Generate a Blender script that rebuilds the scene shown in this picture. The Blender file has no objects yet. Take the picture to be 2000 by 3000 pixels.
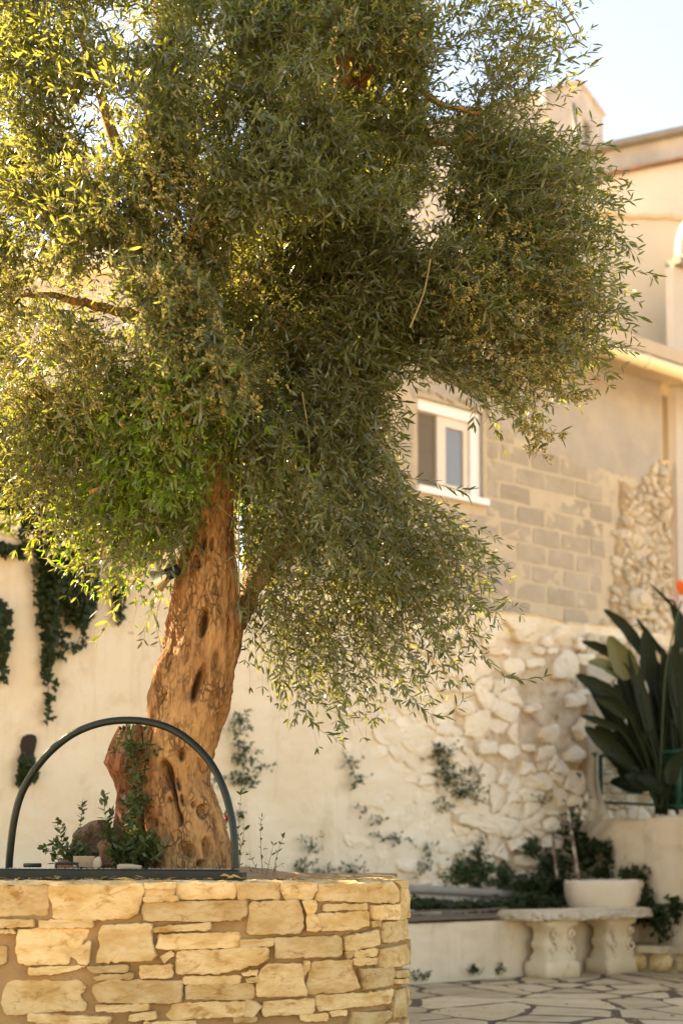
import bpy, bmesh, math, random
import numpy as np
from mathutils import Vector, noise
sc = bpy.context.scene
col = sc.collection
random.seed(7)
rng = np.random.default_rng(7)
R = math.radians

# ------------------------------------------------------------------ camera
F, TILT, EYE = 4166.7, R(4.0), 0.81
PPY = 2500 - F * math.tan(TILT)
cam = bpy.data.cameras.new('camera')
camo = bpy.data.objects.new('camera', cam)
col.objects.link(camo)
cam.sensor_fit = 'VERTICAL'
cam.sensor_height = 36.0
cam.sensor_width = 24.0
cam.lens = 50.0
cam.shift_y = (PPY - 1500) / 3000
cam.clip_start = 0.05
cam.clip_end = 400
cam.dof.use_dof = True
cam.dof.focus_distance = 5.45
cam.dof.aperture_fstop = 1.8
camo.location = (0, 0, EYE)
camo.rotation_euler = (math.pi / 2 + TILT, 0, 0)
sc.camera = camo

# ------------------------------------------------------------------ sky, sun, exposure
SUN_EL, SUN_AZ = R(34), R(-60)          # azimuth from +Y, clockwise seen from above
w = bpy.data.worlds.new('World')
sc.world = w
w.use_nodes = True
nt = w.node_tree
bg = nt.nodes['Background']
sky = nt.nodes.new('ShaderNodeTexSky')
sky.sky_type = 'NISHITA'
sky.sun_disc = False
sky.sun_elevation = SUN_EL
sky.sun_rotation = SUN_AZ
sky.air_density = 1.0
sky.dust_density = 0.7
sky.ozone_density = 2.0
nt.links.new(sky.outputs[0], bg.inputs[0])
bg.inputs[1].default_value = 0.072
sl = bpy.data.lights.new('sun', 'SUN')
sl.energy = 5.0
sl.angle = R(0.5)
sl.color = (1.0, 0.90, 0.74)
so = bpy.data.objects.new('sun', sl)
col.objects.link(so)
sdir = Vector((math.sin(SUN_AZ) * math.cos(SUN_EL), math.cos(SUN_AZ) * math.cos(SUN_EL), math.sin(SUN_EL)))
so.rotation_euler = sdir.to_track_quat('Z', 'Y').to_euler()
so.location = (-6, 6, 9)
vs = sc.view_settings
vs.view_transform = 'Standard'
vs.look = 'None'
vs.gamma = 1.0
vs.exposure = 2.95
vs.use_curve_mapping = False
vs.use_white_balance = True
vs.white_balance_temperature = 9500
vs.white_balance_tint = 16
sc.cycles.max_bounces = 8
sc.cycles.transparent_max_bounces = 8
sc.cycles.use_denoising = True

# ------------------------------------------------------------------ pixel helpers (pixel of the photograph -> point in the place)
CT, ST = math.cos(TILT), math.sin(TILT)
def ray(x, y):
    u, v = (x - 1000) / F, (PPY - y) / F
    k = CT - v * ST
    return u / k, (ST + v * CT) / k                 # X and Z per metre of Y
def at(x, y, Y):
    a, b = ray(x, y)
    return Vector((a * Y, Y, EYE + b * Y))
def proj(P):
    P = np.asarray(P, float)
    X, Y, Z = P[..., 0], P[..., 1], P[..., 2] - EYE
    d = Y * CT + Z * ST
    v = (-Y * ST + Z * CT) / d
    return 1000 + F * X / d, PPY - F * v
P0 = (0.437, 8.88)                                   # foot of the low wall at the planter's edge
WD = (0.786, 0.618)                                  # along the back wall, to the right and away
WN = (-0.618, 0.786)                                 # into the back wall
def wl(t, off, z):
    return Vector((P0[0] + WD[0] * t + WN[0] * off, P0[1] + WD[1] * t + WN[1] * off, z))
def on_plane(x, y, p, n):
    a, b = ray(x, y)
    Y = (p[0] * n[0] + p[1] * n[1]) / (a * n[0] + n[1])
    return Vector((a * Y, Y, EYE + b * Y))
def wt(x, y, off):                                   # pixel -> (t, z) on the wall plane at this offset
    p = on_plane(x, y, (P0[0] + WN[0] * off, P0[1] + WN[1] * off), WN)
    dx, dy = p.x - P0[0], p.y - P0[1]
    return dx * WD[0] + dy * WD[1], p.z

# ------------------------------------------------------------------ materials
def _nodes(name):
    m = bpy.data.materials.new(name)
    m.use_nodes = True
    t = m.node_tree
    return m, t, t.nodes['Principled BSDF']
def rgb(c):
    return (c[0], c[1], c[2], 1.0)
def mixc(t, fac, a, b, blend='MIX'):
    n = t.nodes.new('ShaderNodeMix')
    n.data_type = 'RGBA'
    n.blend_type = blend
    for i, v in ((0, fac), (6, a), (7, b)):
        if isinstance(v, bpy.types.NodeSocket):
            t.links.new(v, n.inputs[i])
        else:
            n.inputs[i].default_value = v if i == 0 else rgb(v)
    return n.outputs[2]
def ramp(t, src, p0, p1):
    n = t.nodes.new('ShaderNodeMapRange')
    n.inputs[1].default_value = p0
    n.inputs[2].default_value = p1
    t.links.new(src, n.inputs[0])
    return n.outputs[0]
def nz(t, vec, scale, detail=6, rough=.6, dist=0):
    n = t.nodes.new('ShaderNodeTexNoise')
    n.inputs['Scale'].default_value = scale
    n.inputs['Detail'].default_value = detail
    n.inputs['Roughness'].default_value = rough
    n.inputs['Distortion'].default_value = dist
    t.links.new(vec, n.inputs['Vector'])
    return n.outputs[0]
def coords(t, stretch=(1, 1, 1)):
    g = t.nodes.new('ShaderNodeNewGeometry')
    mp = t.nodes.new('ShaderNodeMapping')
    mp.inputs['Scale'].default_value = stretch
    t.links.new(g.outputs['Position'], mp.inputs['Vector'])
    return mp.outputs[0]
def surf(name, c1, c2, c3=None, scale=4, rough=.85, bump=.3, bscale=60, stretch=(1, 1, 1), objvar=0.0, spec=.25, s3=14, lo=.35, hi=.65, bdist=.01, metal=0.0, th3=(.56, .72), streak=None):
    m, t, b = _nodes(name)
    v = coords(t, stretch)
    c = mixc(t, ramp(t, nz(t, v, scale), lo, hi), c1, c2)
    if c3:
        c = mixc(t, ramp(t, nz(t, v, s3, 8, .7, .4), *th3), c, c3)
    if streak:
        sv = coords(t, (1, 1, .14))
        sf = t.nodes.new('ShaderNodeMath')
        sf.operation = 'MULTIPLY'
        sf.inputs[1].default_value = .55
        t.links.new(ramp(t, nz(t, sv, 4.5, 6, .65, .6), .54, .78), sf.inputs[0])
        c = mixc(t, sf.outputs[0], c, streak)
    if objvar:
        oi = t.nodes.new('ShaderNodeObjectInfo')
        mr = t.nodes.new('ShaderNodeMapRange')
        mr.inputs[3].default_value = 1 - objvar
        mr.inputs[4].default_value = 1 + objvar
        t.links.new(oi.outputs['Random'], mr.inputs[0])
        cc = t.nodes.new('ShaderNodeCombineColor')
        for k in range(3):
            t.links.new(mr.outputs[0], cc.inputs[k])
        c = mixc(t, 1.0, c, cc.outputs[0], 'MULTIPLY')
    t.links.new(c, b.inputs['Base Color'])
    b.inputs['Roughness'].default_value = rough
    b.inputs['Specular IOR Level'].default_value = spec
    b.inputs['Metallic'].default_value = metal
    if bump:
        bn = t.nodes.new('ShaderNodeBump')
        bn.inputs['Strength'].default_value = bump
        bn.inputs['Distance'].default_value = bdist
        t.links.new(nz(t, v, bscale, 8, .65), bn.inputs['Height'])
        t.links.new(bn.outputs[0], b.inputs['Normal'])
    return m
def leafmat(name, top, under, var, rough=.38, trans=.35, tcol=None, spec=.5):
    m, t, b = _nodes(name)
    g = t.nodes.new('ShaderNodeNewGeometry')
    r = g.outputs['Random Per Island']
    c = mixc(t, ramp(t, r, 0, 1), top, var)
    c2 = mixc(t, g.outputs['Backfacing'], c, under)
    t.links.new(c2, b.inputs['Base Color'])
    b.inputs['Roughness'].default_value = rough
    b.inputs['Specular IOR Level'].default_value = spec
    tr = t.nodes.new('ShaderNodeBsdfTranslucent')
    tr.inputs[0].default_value = rgb(tcol or (.25, .32, .05))
    ms = t.nodes.new('ShaderNodeMixShader')
    ms.inputs[0].default_value = trans
    t.links.new(b.outputs[0], ms.inputs[1])
    t.links.new(tr.outputs[0], ms.inputs[2])
    t.links.new(ms.outputs[0], t.nodes['Material Output'].inputs[0])
    return m
def barkmat(name, c1, c2, c3, crack=.6):
    m, t, b = _nodes(name)
    v = coords(t, (1, 1, .45))
    big = nz(t, v, 5, 4)
    c = mixc(t, ramp(t, big, .36, .66), c1, c2)
    warp = nz(t, v, 30, 4)
    vm = t.nodes.new('ShaderNodeMix')
    vm.data_type = 'VECTOR'
    vm.inputs[0].default_value = .06
    t.links.new(v, vm.inputs[4])
    nn = t.nodes.new('ShaderNodeTexNoise')
    nn.inputs['Scale'].default_value = 18
    t.links.new(v, nn.inputs['Vector'])
    t.links.new(nn.outputs['Color'], vm.inputs[5])
    vo = t.nodes.new('ShaderNodeTexVoronoi')
    vo.feature = 'DISTANCE_TO_EDGE'
    vo.inputs['Scale'].default_value = 46
    t.links.new(vm.outputs[1], vo.inputs['Vector'])
    cr = ramp(t, vo.outputs['Distance'], 0.0, .16)
    patch = ramp(t, nz(t, v, 14, 4), .36, .56)
    pm = t.nodes.new('ShaderNodeMath')
    pm.operation = 'MAXIMUM'
    t.links.new(cr, pm.inputs[0])
    t.links.new(patch, pm.inputs[1])
    inv = t.nodes.new('ShaderNodeMath')
    inv.operation = 'MULTIPLY_ADD'
    inv.inputs[1].default_value = -crack
    inv.inputs[2].default_value = crack
    t.links.new(pm.outputs[0], inv.inputs[0])
    c = mixc(t, inv.outputs[0], c, c3)
    fine = nz(t, coords(t, (1, 1, .16)), 90, 6, .7)
    c = mixc(t, ramp(t, fine, .5, .8), c, c3)
    t.links.new(c, b.inputs['Base Color'])
    b.inputs['Roughness'].default_value = .82
    b.inputs['Specular IOR Level'].default_value = .2
    add = t.nodes.new('ShaderNodeMath')
    add.operation = 'MULTIPLY_ADD'
    add.inputs[1].default_value = .6
    t.links.new(pm.outputs[0], add.inputs[0])
    t.links.new(fine, add.inputs[2])
    bn = t.nodes.new('ShaderNodeBump')
    bn.inputs['Strength'].default_value = 1.0
    bn.inputs['Distance'].default_value = .009
    t.links.new(add.outputs[0], bn.inputs['Height'])
    t.links.new(bn.outputs[0], b.inputs['Normal'])
    return m
M = {}
M['lime'] = surf('limestone', (.54, .345, .135), (.66, .475, .235), (.40, .215, .065), scale=9, bump=.8, bscale=30, objvar=.22, s3=11, rough=.85, stretch=(1, 1, 1.8), lo=.40, hi=.58, th3=(.54, .66))
M['mortar'] = surf('planter_mortar', (.34, .20, .085), (.40, .25, .11), (.26, .145, .055), scale=6, bump=.6, bscale=160, s3=20)
M['white'] = surf('limewash', (.73, .61, .445), (.79, .69, .53), (.52, .39, .24), scale=1.6, bump=.5, bscale=38, s3=4, rough=.9, th3=(.54, .9), bdist=.012, streak=(.46, .34, .20))
M['whitestone'] = surf('limewashed_stone', (.76, .64, .48), (.81, .71, .56), (.46, .33, .20), scale=5, bump=.5, bscale=40, s3=9, rough=.9, objvar=.05, th3=(.6, .8), bdist=.012)
M['lowwhite'] = surf('limewash_low_wall', (.68, .54, .37), (.75, .61, .44), (.42, .31, .19), scale=3, bump=.3, bscale=30, s3=4, th3=(.56, .85), streak=(.40, .29, .18))
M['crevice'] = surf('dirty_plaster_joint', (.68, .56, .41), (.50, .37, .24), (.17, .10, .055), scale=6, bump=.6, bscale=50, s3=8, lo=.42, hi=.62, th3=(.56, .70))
M['joint'] = surf('rubble_joint', (.34, .23, .13), (.46, .34, .2), (.16, .10, .06), scale=9, bump=.6, bscale=60, s3=12)
M['tan'] = surf('rubble_stone', (.48, .40, .29), (.56, .48, .36), (.38, .26, .15), scale=6, bump=.6, bscale=35, objvar=.16)
M['plaster'] = surf('grey_tan_plaster', (.35, .31, .26), (.42, .37, .305), (.47, .395, .30), scale=3, bump=.3, bscale=30, s3=2.5, th3=(.5, .7))
M['smear'] = surf('mortar_smear', (.53, .43, .30), (.48, .39, .275), (.36, .30, .225), scale=6, bump=.5, bscale=40, s3=7)
M['block'] = surf('concrete_block', (.335, .275, .20), (.40, .335, .25), (.47, .38, .265), scale=5, bump=.4, bscale=70, objvar=.10, s3=6, th3=(.58, .75))
M['cream'] = surf('cream_render', (.46, .42, .345), (.50, .455, .37), (.40, .37, .30), scale=2, bump=.15, bscale=30, s3=1.5)
M['warmcream'] = surf('warm_cream_render', (.46, .41, .35), (.52, .47, .40), (.40, .36, .31), scale=1.5, bump=.15, bscale=30, s3=1.2)
M['oldgrey'] = surf('weathered_parapet', (.34, .31, .285), (.46, .41, .365), (.22, .20, .185), scale=2.5, bump=.3, bscale=20, s3=3, th3=(.5, .75))
M['darkcap'] = surf('dark_parapet_cap', (.16, .15, .13), (.22, .20, .17), None, scale=5)
M['terra'] = surf('terracotta', (.30, .15, .09), (.38, .22, .14), (.24, .13, .09), scale=10, objvar=.2)
M['frame'] = surf('white_frame', (.80, .76, .70), (.82, .78, .73), None, scale=5, rough=.4, bump=0, spec=.5)
M['sash'] = surf('beige_sash', (.66, .57, .45), (.68, .60, .48), None, scale=5, rough=.45, bump=0, spec=.5)
M['gutter'] = surf('cream_gutter', (.78, .64, .38), (.80, .67, .42), None, scale=4, rough=.45, bump=0, spec=.5)
M['soffit'] = surf('soffit', (.52, .42, .30), (.47, .38, .27), None, scale=3)
M['bark'] = barkmat('olive_bark', (.26, .122, .044), (.46, .262, .112), (.055, .026, .010), crack=.85)
M['wood'] = barkmat('stump_wood', (.22, .085, .036), (.30, .14, .065), (.07, .028, .014), crack=.35)
M['twig'] = surf('twig_bark', (.15, .12, .06), (.22, .18, .09), None, scale=20, bump=0)
M['leaf'] = leafmat('olive_leaf', (.010, .023, .005), (.066, .086, .042), (.050, .064, .018), rough=.31, trans=.28, tcol=(.42, .43, .07), spec=.5)
M['greener'] = leafmat('greener_olive_leaf', (.026, .060, .008), (.09, .125, .035), (.06, .10, .015), rough=.28, trans=.38, tcol=(.30, .58, .03), spec=.5)  # brighter, greener and more translucent than the main olive leaf
M['ivy'] = leafmat('ivy_leaf', (.013, .024, .005), (.03, .042, .012), (.028, .042, .008), rough=.5, spec=.25, trans=.10, tcol=(.10, .16, .03))
M['herb'] = leafmat('herb_leaf', (.026, .048, .013), (.06, .08, .03), (.055, .075, .02), rough=.45, spec=.3, trans=.18, tcol=(.12, .2, .04))
M['fresh'] = leafmat('fresh_leaf', (.10, .16, .02), (.16, .2, .06), (.16, .2, .03), rough=.45, trans=.35)
M['paddle'] = leafmat('paddle_leaf', (.009, .016, .004), (.012, .018, .006), (.018, .024, .006), rough=.55, spec=.15, trans=.05, tcol=(.06, .1, .02))
M['ochreleaf'] = leafmat('ochre_leaf', (.10, .10, .02), (.10, .10, .03), (.12, .11, .025), rough=.5, trans=.1)
M['blossom'] = leafmat('olive_blossom', (.46, .40, .15), (.46, .40, .15), (.54, .48, .22), rough=.7, trans=.35, tcol=(.5, .45, .14), spec=.1)
M['deadleaf'] = leafmat('dead_leaf', (.50, .30, .06), (.5, .32, .1), (.36, .16, .05), rough=.6, trans=.2, tcol=(.5, .3, .05))
M['greenmetal'] = surf('dark_green_paint', (.003, .009, .006), (.006, .013, .009), (.02, .022, .012), scale=20, rough=.38, bump=.1, bscale=120, spec=.3, s3=30)
M['fencegreen'] = surf('fence_green', (.01, .06, .035), (.015, .07, .04), None, scale=20, rough=.5, bump=0)
M['flag'] = surf('flagstone', (.50, .36, .20), (.60, .465, .295), (.36, .23, .11), scale=4, bump=.35, bscale=30, objvar=.16, s3=5, rough=.7)
M['dirtjoint'] = surf('dark_joint_soil', (.11, .068, .042), (.17, .11, .07), (.25, .18, .11), scale=20, bump=.8, bscale=90)
M['ground'] = surf('ground_earth', (.36, .27, .17), (.44, .34, .22), None, scale=.6)
M['soil'] = surf('planter_soil', (.30, .17, .09), (.40, .25, .13), (.18, .10, .05), scale=12, bump=1, bscale=90, s3=25)
M['bedsoil'] = surf('bed_soil', (.07, .045, .028), (.11, .07, .04), None, scale=10, bump=1, bscale=60)
M['rock'] = surf('brown_rock', (.09, .055, .03), (.16, .10, .055), (.05, .032, .02), scale=14, bump=.8, bscale=60)
M['brickred'] = surf('reddish_rubble', (.16, .075, .04), (.22, .11, .06), (.09, .045, .025), scale=16, bump=1, bscale=70)
M['tile'] = surf('pale_tile', (.40, .30, .19), (.48, .37, .25), (.22, .13, .07), scale=30, bump=.3)
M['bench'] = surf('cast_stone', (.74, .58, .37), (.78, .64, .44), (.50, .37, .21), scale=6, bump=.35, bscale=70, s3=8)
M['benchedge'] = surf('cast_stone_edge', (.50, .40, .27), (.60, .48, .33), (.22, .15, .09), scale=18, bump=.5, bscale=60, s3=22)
M['basin'] = surf('worn_marble', (.68, .55, .40), (.74, .61, .46), (.34, .21, .11), scale=5, bump=.3, bscale=40, s3=6, th3=(.6, .8))
M['pvc'] = surf('grey_pipe', (.27, .235, .19), (.31, .27, .225), None, scale=8, rough=.5, bump=0)
M['plank'] = surf('old_plank', (.16, .11, .075), (.22, .16, .11), (.09, .05, .03), scale=14, stretch=(1, 1, 8), bump=.4)
M['steel'] = surf('lamp_reflector', (.60, .52, .36), (.66, .58, .42), None, scale=10, rough=.3, bump=0, metal=.8)
M['black'] = surf('black_plastic', (.012, .012, .013), (.016, .016, .016), None, scale=10, rough=.5, bump=0)
M['rustmetal'] = surf('flaking_white_metal', (.46, .38, .29), (.52, .44, .34), (.14, .09, .06), scale=20, bump=.2, th3=(.42, .5))
M['net'] = surf('pale_net', (.50, .43, .33), (.54, .47, .37), None, scale=10, bump=0)
M['orange'] = leafmat('orange_petal', (.85, .16, .01), (.85, .18, .01), (.9, .25, .02), trans=.35, tcol=(.9, .2, .02))
M['red'] = leafmat('red_petal', (.6, .02, .02), (.6, .03, .03), (.7, .05, .04), trans=.3, tcol=(.7, .05, .03))
M['pink'] = leafmat('pink_petal', (.7, .18, .36), (.7, .2, .38), (.75, .3, .45), trans=.4, tcol=(.8, .25, .4))
M['greyhouse'] = surf('grey_house_wall', (.42, .39, .35), (.47, .43, .38), (.36, .33, .3), scale=2)
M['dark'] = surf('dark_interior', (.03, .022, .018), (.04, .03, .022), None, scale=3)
M['rustdark'] = surf('rusty_post', (.12, .05, .03), (.16, .07, .04), None, scale=12)
def glass(name, c, rough=.05):
    m, t, b = _nodes(name)
    b.inputs['Base Color'].default_value = rgb(c)
    b.inputs['Roughness'].default_value = rough
    b.inputs['Specular IOR Level'].default_value = .7
    return m
M['pane'] = glass('window_glass', (.19, .19, .185), .12)
M['screen'] = surf('insect_screen', (.15, .12, .09), (.17, .135, .10), None, scale=8, rough=.8, bump=0)

# ------------------------------------------------------------------ object helpers
BASE = {}
def empty(name, loc, label, cat, group=None):
    o = bpy.data.objects.new(name, None)
    o.empty_display_size = .1
    col.objects.link(o)
    o.location = loc
    BASE[o.name] = Vector(loc)
    tag(o, label, cat, group)
    return o
def tag(o, label=None, cat=None, group=None, kind=None):
    if label: o['label'] = label
    if cat: o['category'] = cat
    if group: o['group'] = group
    if kind: o['kind'] = kind
    return o
def build(name, V, Fs, mat, parent=None, smooth=False, kind=None, label=None, mats=None, midx=None, origin=None):
    V = np.asarray([tuple(v) for v in V] if not isinstance(V, np.ndarray) else V, float)
    base = BASE[parent.name] if parent else (Vector(origin) if origin is not None else Vector((float(V[:, 0].mean()), float(V[:, 1].mean()), float(V[:, 2].min()))))
    V = V - np.array(base)
    me = bpy.data.meshes.new(name)
    if isinstance(Fs, tuple):                         # (loop vertex index array, loop starts)
        li, ls = Fs
        me.vertices.add(len(V))
        me.vertices.foreach_set('co', V.astype(np.float32).ravel())
        me.loops.add(len(li))
        me.loops.foreach_set('vertex_index', li.astype(np.int32))
        me.polygons.add(len(ls))
        me.polygons.foreach_set('loop_start', ls.astype(np.int32))
        me.update(calc_edges=True)
    else:
        me.from_pydata(V.tolist(), [], Fs)
        me.update()
    for m in (mats or [mat]):
        me.materials.append(m)
    if midx is not None:
        me.polygons.foreach_set('material_index', np.asarray(midx, np.int32))
    if smooth:
        me.polygons.foreach_set('use_smooth', np.ones(len(me.polygons), bool))
    o = bpy.data.objects.new(name, me)
    col.objects.link(o)
    if parent:
        o.parent = parent
    else:
        o.location = base
    BASE[o.name] = base
    if kind: o['kind'] = kind
    if label: o['label'] = label
    return o
class MB:
    def __init__(s): s.v, s.f, s.m = [], [], []
    def add(s, V, Fs, mi=0):
        n = len(s.v)
        s.v += [tuple(p) for p in V]
        s.f += [tuple(i + n for i in f) for f in Fs]
        s.m += [mi] * len(Fs)
        return s
    def build(s, name, mat, parent=None, **k):
        if k.get('mats'): k['midx'] = s.m
        return build(name, s.v, s.f, mat, parent, **k)
    def box(s, o, ax, ay, az, mi=0, bev=0):           # corner and three edge vectors
        o, ax, ay, az = map(Vector, (o, ax, ay, az))
        P = [o, o + ax, o + ax + ay, o + ay]
        P += [p + az for p in P]
        return s.add(P, [(0, 3, 2, 1), (4, 5, 6, 7), (0, 1, 5, 4), (1, 2, 6, 5), (2, 3, 7, 6), (3, 0, 4, 7)], mi)
    def tube(s, pts, rad, n=8, mi=0, cap=True):
        pts = [Vector(p) for p in pts]
        if not isinstance(rad, (list, tuple)): rad = [rad] * len(pts)
        V, Fs = [], []
        ref = None
        for i, p in enumerate(pts):
            d = (pts[min(i + 1, len(pts) - 1)] - pts[max(i - 1, 0)]).normalized()
            if ref is None:
                ref = d.cross(Vector((.3, .8, .52))).normalized()
            a = (ref - d * ref.dot(d)).normalized()
            ref = a
            b = d.cross(a)
            for k in range(n):
                th = 2 * math.pi * k / n
                V.append(p + (a * math.cos(th) + b * math.sin(th)) * rad[i])
        for i in range(len(pts) - 1):
            for k in range(n):
                k2 = (k + 1) % n
                Fs.append((i * n + k, i * n + k2, (i + 1) * n + k2, (i + 1) * n + k))
        if cap:
            Fs.append(tuple(range(n))[::-1])
            Fs.append(tuple((len(pts) - 1) * n + k for k in range(n)))
        return s.add(V, Fs, mi)
def smoothpts(P, k=4):
    P = [Vector(p) for p in P]
    out = []
    for i in range(len(P) - 1):
        a, b, c, d = P[max(i - 1, 0)], P[i], P[i + 1], P[min(i + 2, len(P) - 1)]
        for j in range(k):
            t = j / k
            out.append(.5 * ((2 * b) + (c - a) * t + (2 * a - 5 * b + 4 * c - d) * t * t + (3 * b - a - 3 * c + d) * t ** 3))
    out.append(P[-1])
    return out
def fbm(x, y, z, o=4):
    return noise.fractal(Vector((x, y, z)), 1.0, 2.0, o)
def clip(poly, px, py, nx, ny):                       # keep side where (p-q).n <= 0
    out = []
    for i in range(len(poly)):
        a, b = poly[i], poly[(i + 1) % len(poly)]
        da = (a[0] - px) * nx + (a[1] - py) * ny
        db = (b[0] - px) * nx + (b[1] - py) * ny
        if da <= 0: out.append(a)
        if da * db < 0:
            s = da / (da - db)
            out.append((a[0] + (b[0] - a[0]) * s, a[1] + (b[1] - a[1]) * s))
    return out
def voronoi(pts, box, gap, asp=1.0):                  # cells shrunk by half the gap
    P = np.array(pts) * np.array((1, asp))
    res = []
    for i, p in enumerate(P):
        d = ((P - p) ** 2).sum(1)
        nb = np.argsort(d)[1:18]
        poly = [(box[0], box[1] * asp), (box[2], box[1] * asp), (box[2], box[3] * asp), (box[0], box[3] * asp)]
        g = gap() if callable(gap) else gap
        for j in nb:
            q = P[j]
            dx, dy = q - p
            L = math.hypot(dx, dy)
            nx, ny = dx / L, dy / L
            poly = clip(poly, p[0] + dx / 2 - nx * g / 2, p[1] + dy / 2 - ny * g / 2, nx, ny)
            if len(poly) < 3: break
        res.append([(a, b / asp) for a, b in poly])
    return res
def relaxed(n, box, asp=1.0, it=3):
    pts = [(random.uniform(box[0], box[2]), random.uniform(box[1], box[3])) for _ in range(n)]
    for _ in range(it):
        cells = voronoi(pts, box, 0.0, asp)
        pts = [((sum(a for a, b in c) / len(c) * .6 + p[0] * .4), (sum(b for a, b in c) / len(c) * .6 + p[1] * .4)) if len(c) > 2 else p for c, p in zip(cells, pts)]
    return pts
def refine(poly, step, jit, chaikin=1, cut=9):
    for _ in range(chaikin):
        q = []
        for i in range(len(poly)):
            a, b = poly[i], poly[(i + 1) % len(poly)]
            e = min(.2, cut / max(1e-6, math.hypot(b[0] - a[0], b[1] - a[1])))
            q.append((a[0] * (1 - e) + b[0] * e, a[1] * (1 - e) + b[1] * e))
            q.append((a[0] * e + b[0] * (1 - e), a[1] * e + b[1] * (1 - e)))
        poly = q
    out = []
    for i in range(len(poly)):
        a, b = poly[i], poly[(i + 1) % len(poly)]
        L = math.hypot(b[0] - a[0], b[1] - a[1])
        n = max(1, int(round(L / step)))
        for k in range(n):
            s = k / n
            out.append((a[0] + (b[0] - a[0]) * s + random.gauss(0, jit), a[1] + (b[1] - a[1]) * s + random.gauss(0, jit)))
    return out
def stone(poly, mapf, depth, back=-.015, rnd=.12, tex=.004, dome=0.0, sd=0.0, tilt=.0):
    """polygon in wall metres -> stone standing proud of the wall by depth"""
    n = len(poly)
    cx, cy = sum(p[0] for p in poly) / n, sum(p[1] for p in poly) / n
    gx, gy = random.gauss(0, tilt), random.gauss(0, tilt)
    def lev(sc_, w_):
        r = []
        for (x, y) in poly:
            X, Y = cx + (x - cx) * sc_, cy + (y - cy) * sc_
            r.append((X, Y, w_ + (fbm(X * 14 + sd, Y * 14, sd) * tex if w_ > 0 else 0) + (gx * (X - cx) + gy * (Y - cy) if w_ > 0 else 0)))
        return r
    rings = [lev(1.0, back), lev(1.0, depth * .55), lev(1 - rnd * .45, depth * .93), lev(1 - rnd * 1.6, depth + dome * .5), lev(.5, depth + dome)]
    V = [mapf(*p) for r in rings for p in r]
    V.append(mapf(cx, cy, depth + dome * 1.1 + fbm(cx * 14, cy * 14, sd) * tex))
    Fs = []
    for k in range(len(rings) - 1):
        for i in range(n):
            j = (i + 1) % n
            Fs.append((k * n + i, k * n + j, (k + 1) * n + j, (k + 1) * n + i))
    c = len(V) - 1
    for i in range(n):
        Fs.append(((len(rings) - 1) * n + i, (len(rings) - 1) * n + (i + 1) % n, c))
    return V, Fs
def ccw(p):
    a = sum(p[i][0] * p[(i + 1) % len(p)][1] - p[(i + 1) % len(p)][0] * p[i][1] for i in range(len(p)))
    return p if a > 0 else p[::-1]
def grid(nu, nv, fn, flip=False):
    V = [fn(i / nu, j / nv) for j in range(nv + 1) for i in range(nu + 1)]
    Fs = []
    for j in range(nv):
        for i in range(nu):
            a = j * (nu + 1) + i
            q = (a, a + 1, a + nu + 2, a + nu + 1)
            Fs.append(q[::-1] if flip else q)
    return V, Fs
def sstep(a, b, x):
    x = min(1, max(0, (x - a) / (b - a)))
    return x * x * (3 - 2 * x)

# ---- leaves as arrays
def leaf_arrays(P, D, N, L, W, bend=.12):
    """n leaves: base P, direction D, normal N, length L, width W -> verts (n*6,3), loops, starts"""
    P, D, N = (np.asarray(a, float) for a in (P, D, N))
    n = len(P)
    D = D / np.linalg.norm(D, axis=1, keepdims=True)
    S = np.cross(D, N)
    S /= (np.linalg.norm(S, axis=1, keepdims=True) + 1e-9)
    U = np.cross(S, D)
    L = np.broadcast_to(np.asarray(L, float), (n,))[:, None]
    W = np.broadcast_to(np.asarray(W, float), (n,))[:, None]
    V = np.empty((n, 6, 3))
    V[:, 0] = P
    V[:, 1] = P + D * L * .34 + S * W * .46 + U * W * .12
    V[:, 2] = P + D * L * .34 - S * W * .46 + U * W * .12
    V[:, 3] = P + D * L * .70 + S * W * .42 - U * L * bend * .35
    V[:, 4] = P + D * L * .70 - S * W * .42 - U * L * bend * .35
    V[:, 5] = P + D * L - U * L * bend
    base = (np.arange(n) * 6)[:, None]
    li = (base + np.array([0, 2, 1, 1, 2, 4, 3, 3, 4, 5])[None]).ravel()
    ls = ((np.arange(n) * 10)[:, None] + np.array([0, 3, 7])[None]).ravel()
    return V.reshape(-1, 3), li, ls
def tube_arrays(paths, radius):
    """paths (n,K,3) -> three sided thin stems"""
    n, K, _ = paths.shape
    T = np.gradient(paths, axis=1)
    T /= (np.linalg.norm(T, axis=2, keepdims=True) + 1e-9)
    A = np.cross(T, np.array((.31, .77, .55)))
    A /= (np.linalg.norm(A, axis=2, keepdims=True) + 1e-9)
    B = np.cross(T, A)
    r = radius * np.linspace(1, .35, K)[None, :, None]
    V = np.empty((n, K, 3, 3))
    for k in range(3):
        th = 2 * math.pi * k / 3
        V[:, :, k] = paths + (A * math.cos(th) + B * math.sin(th)) * r
    V = V.reshape(-1, 3)
    b = (np.arange(n) * K * 3)[:, None, None, None]
    i = (np.arange(K - 1) * 3)[None, :, None, None]
    k = np.arange(3)[None, None, :, None]
    k2 = (k + 1) % 3
    q = np.concatenate([b + i + k, b + i + k2, b + i + 3 + k2, b + i + 3 + k], axis=3).reshape(-1)
    return V, q, np.arange(len(q) // 4) * 4
def join(parts):
    V, li, ls, mi = [], [], [], []
    nv = nl = 0
    for v, l, s, m in parts:
        V.append(v); li.append(l + nv); ls.append(s + nl); mi.append(np.full(len(s), m))
        nv += len(v); nl += len(l)
    return np.concatenate(V), (np.concatenate(li), np.concatenate(ls)), np.concatenate(mi)
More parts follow.
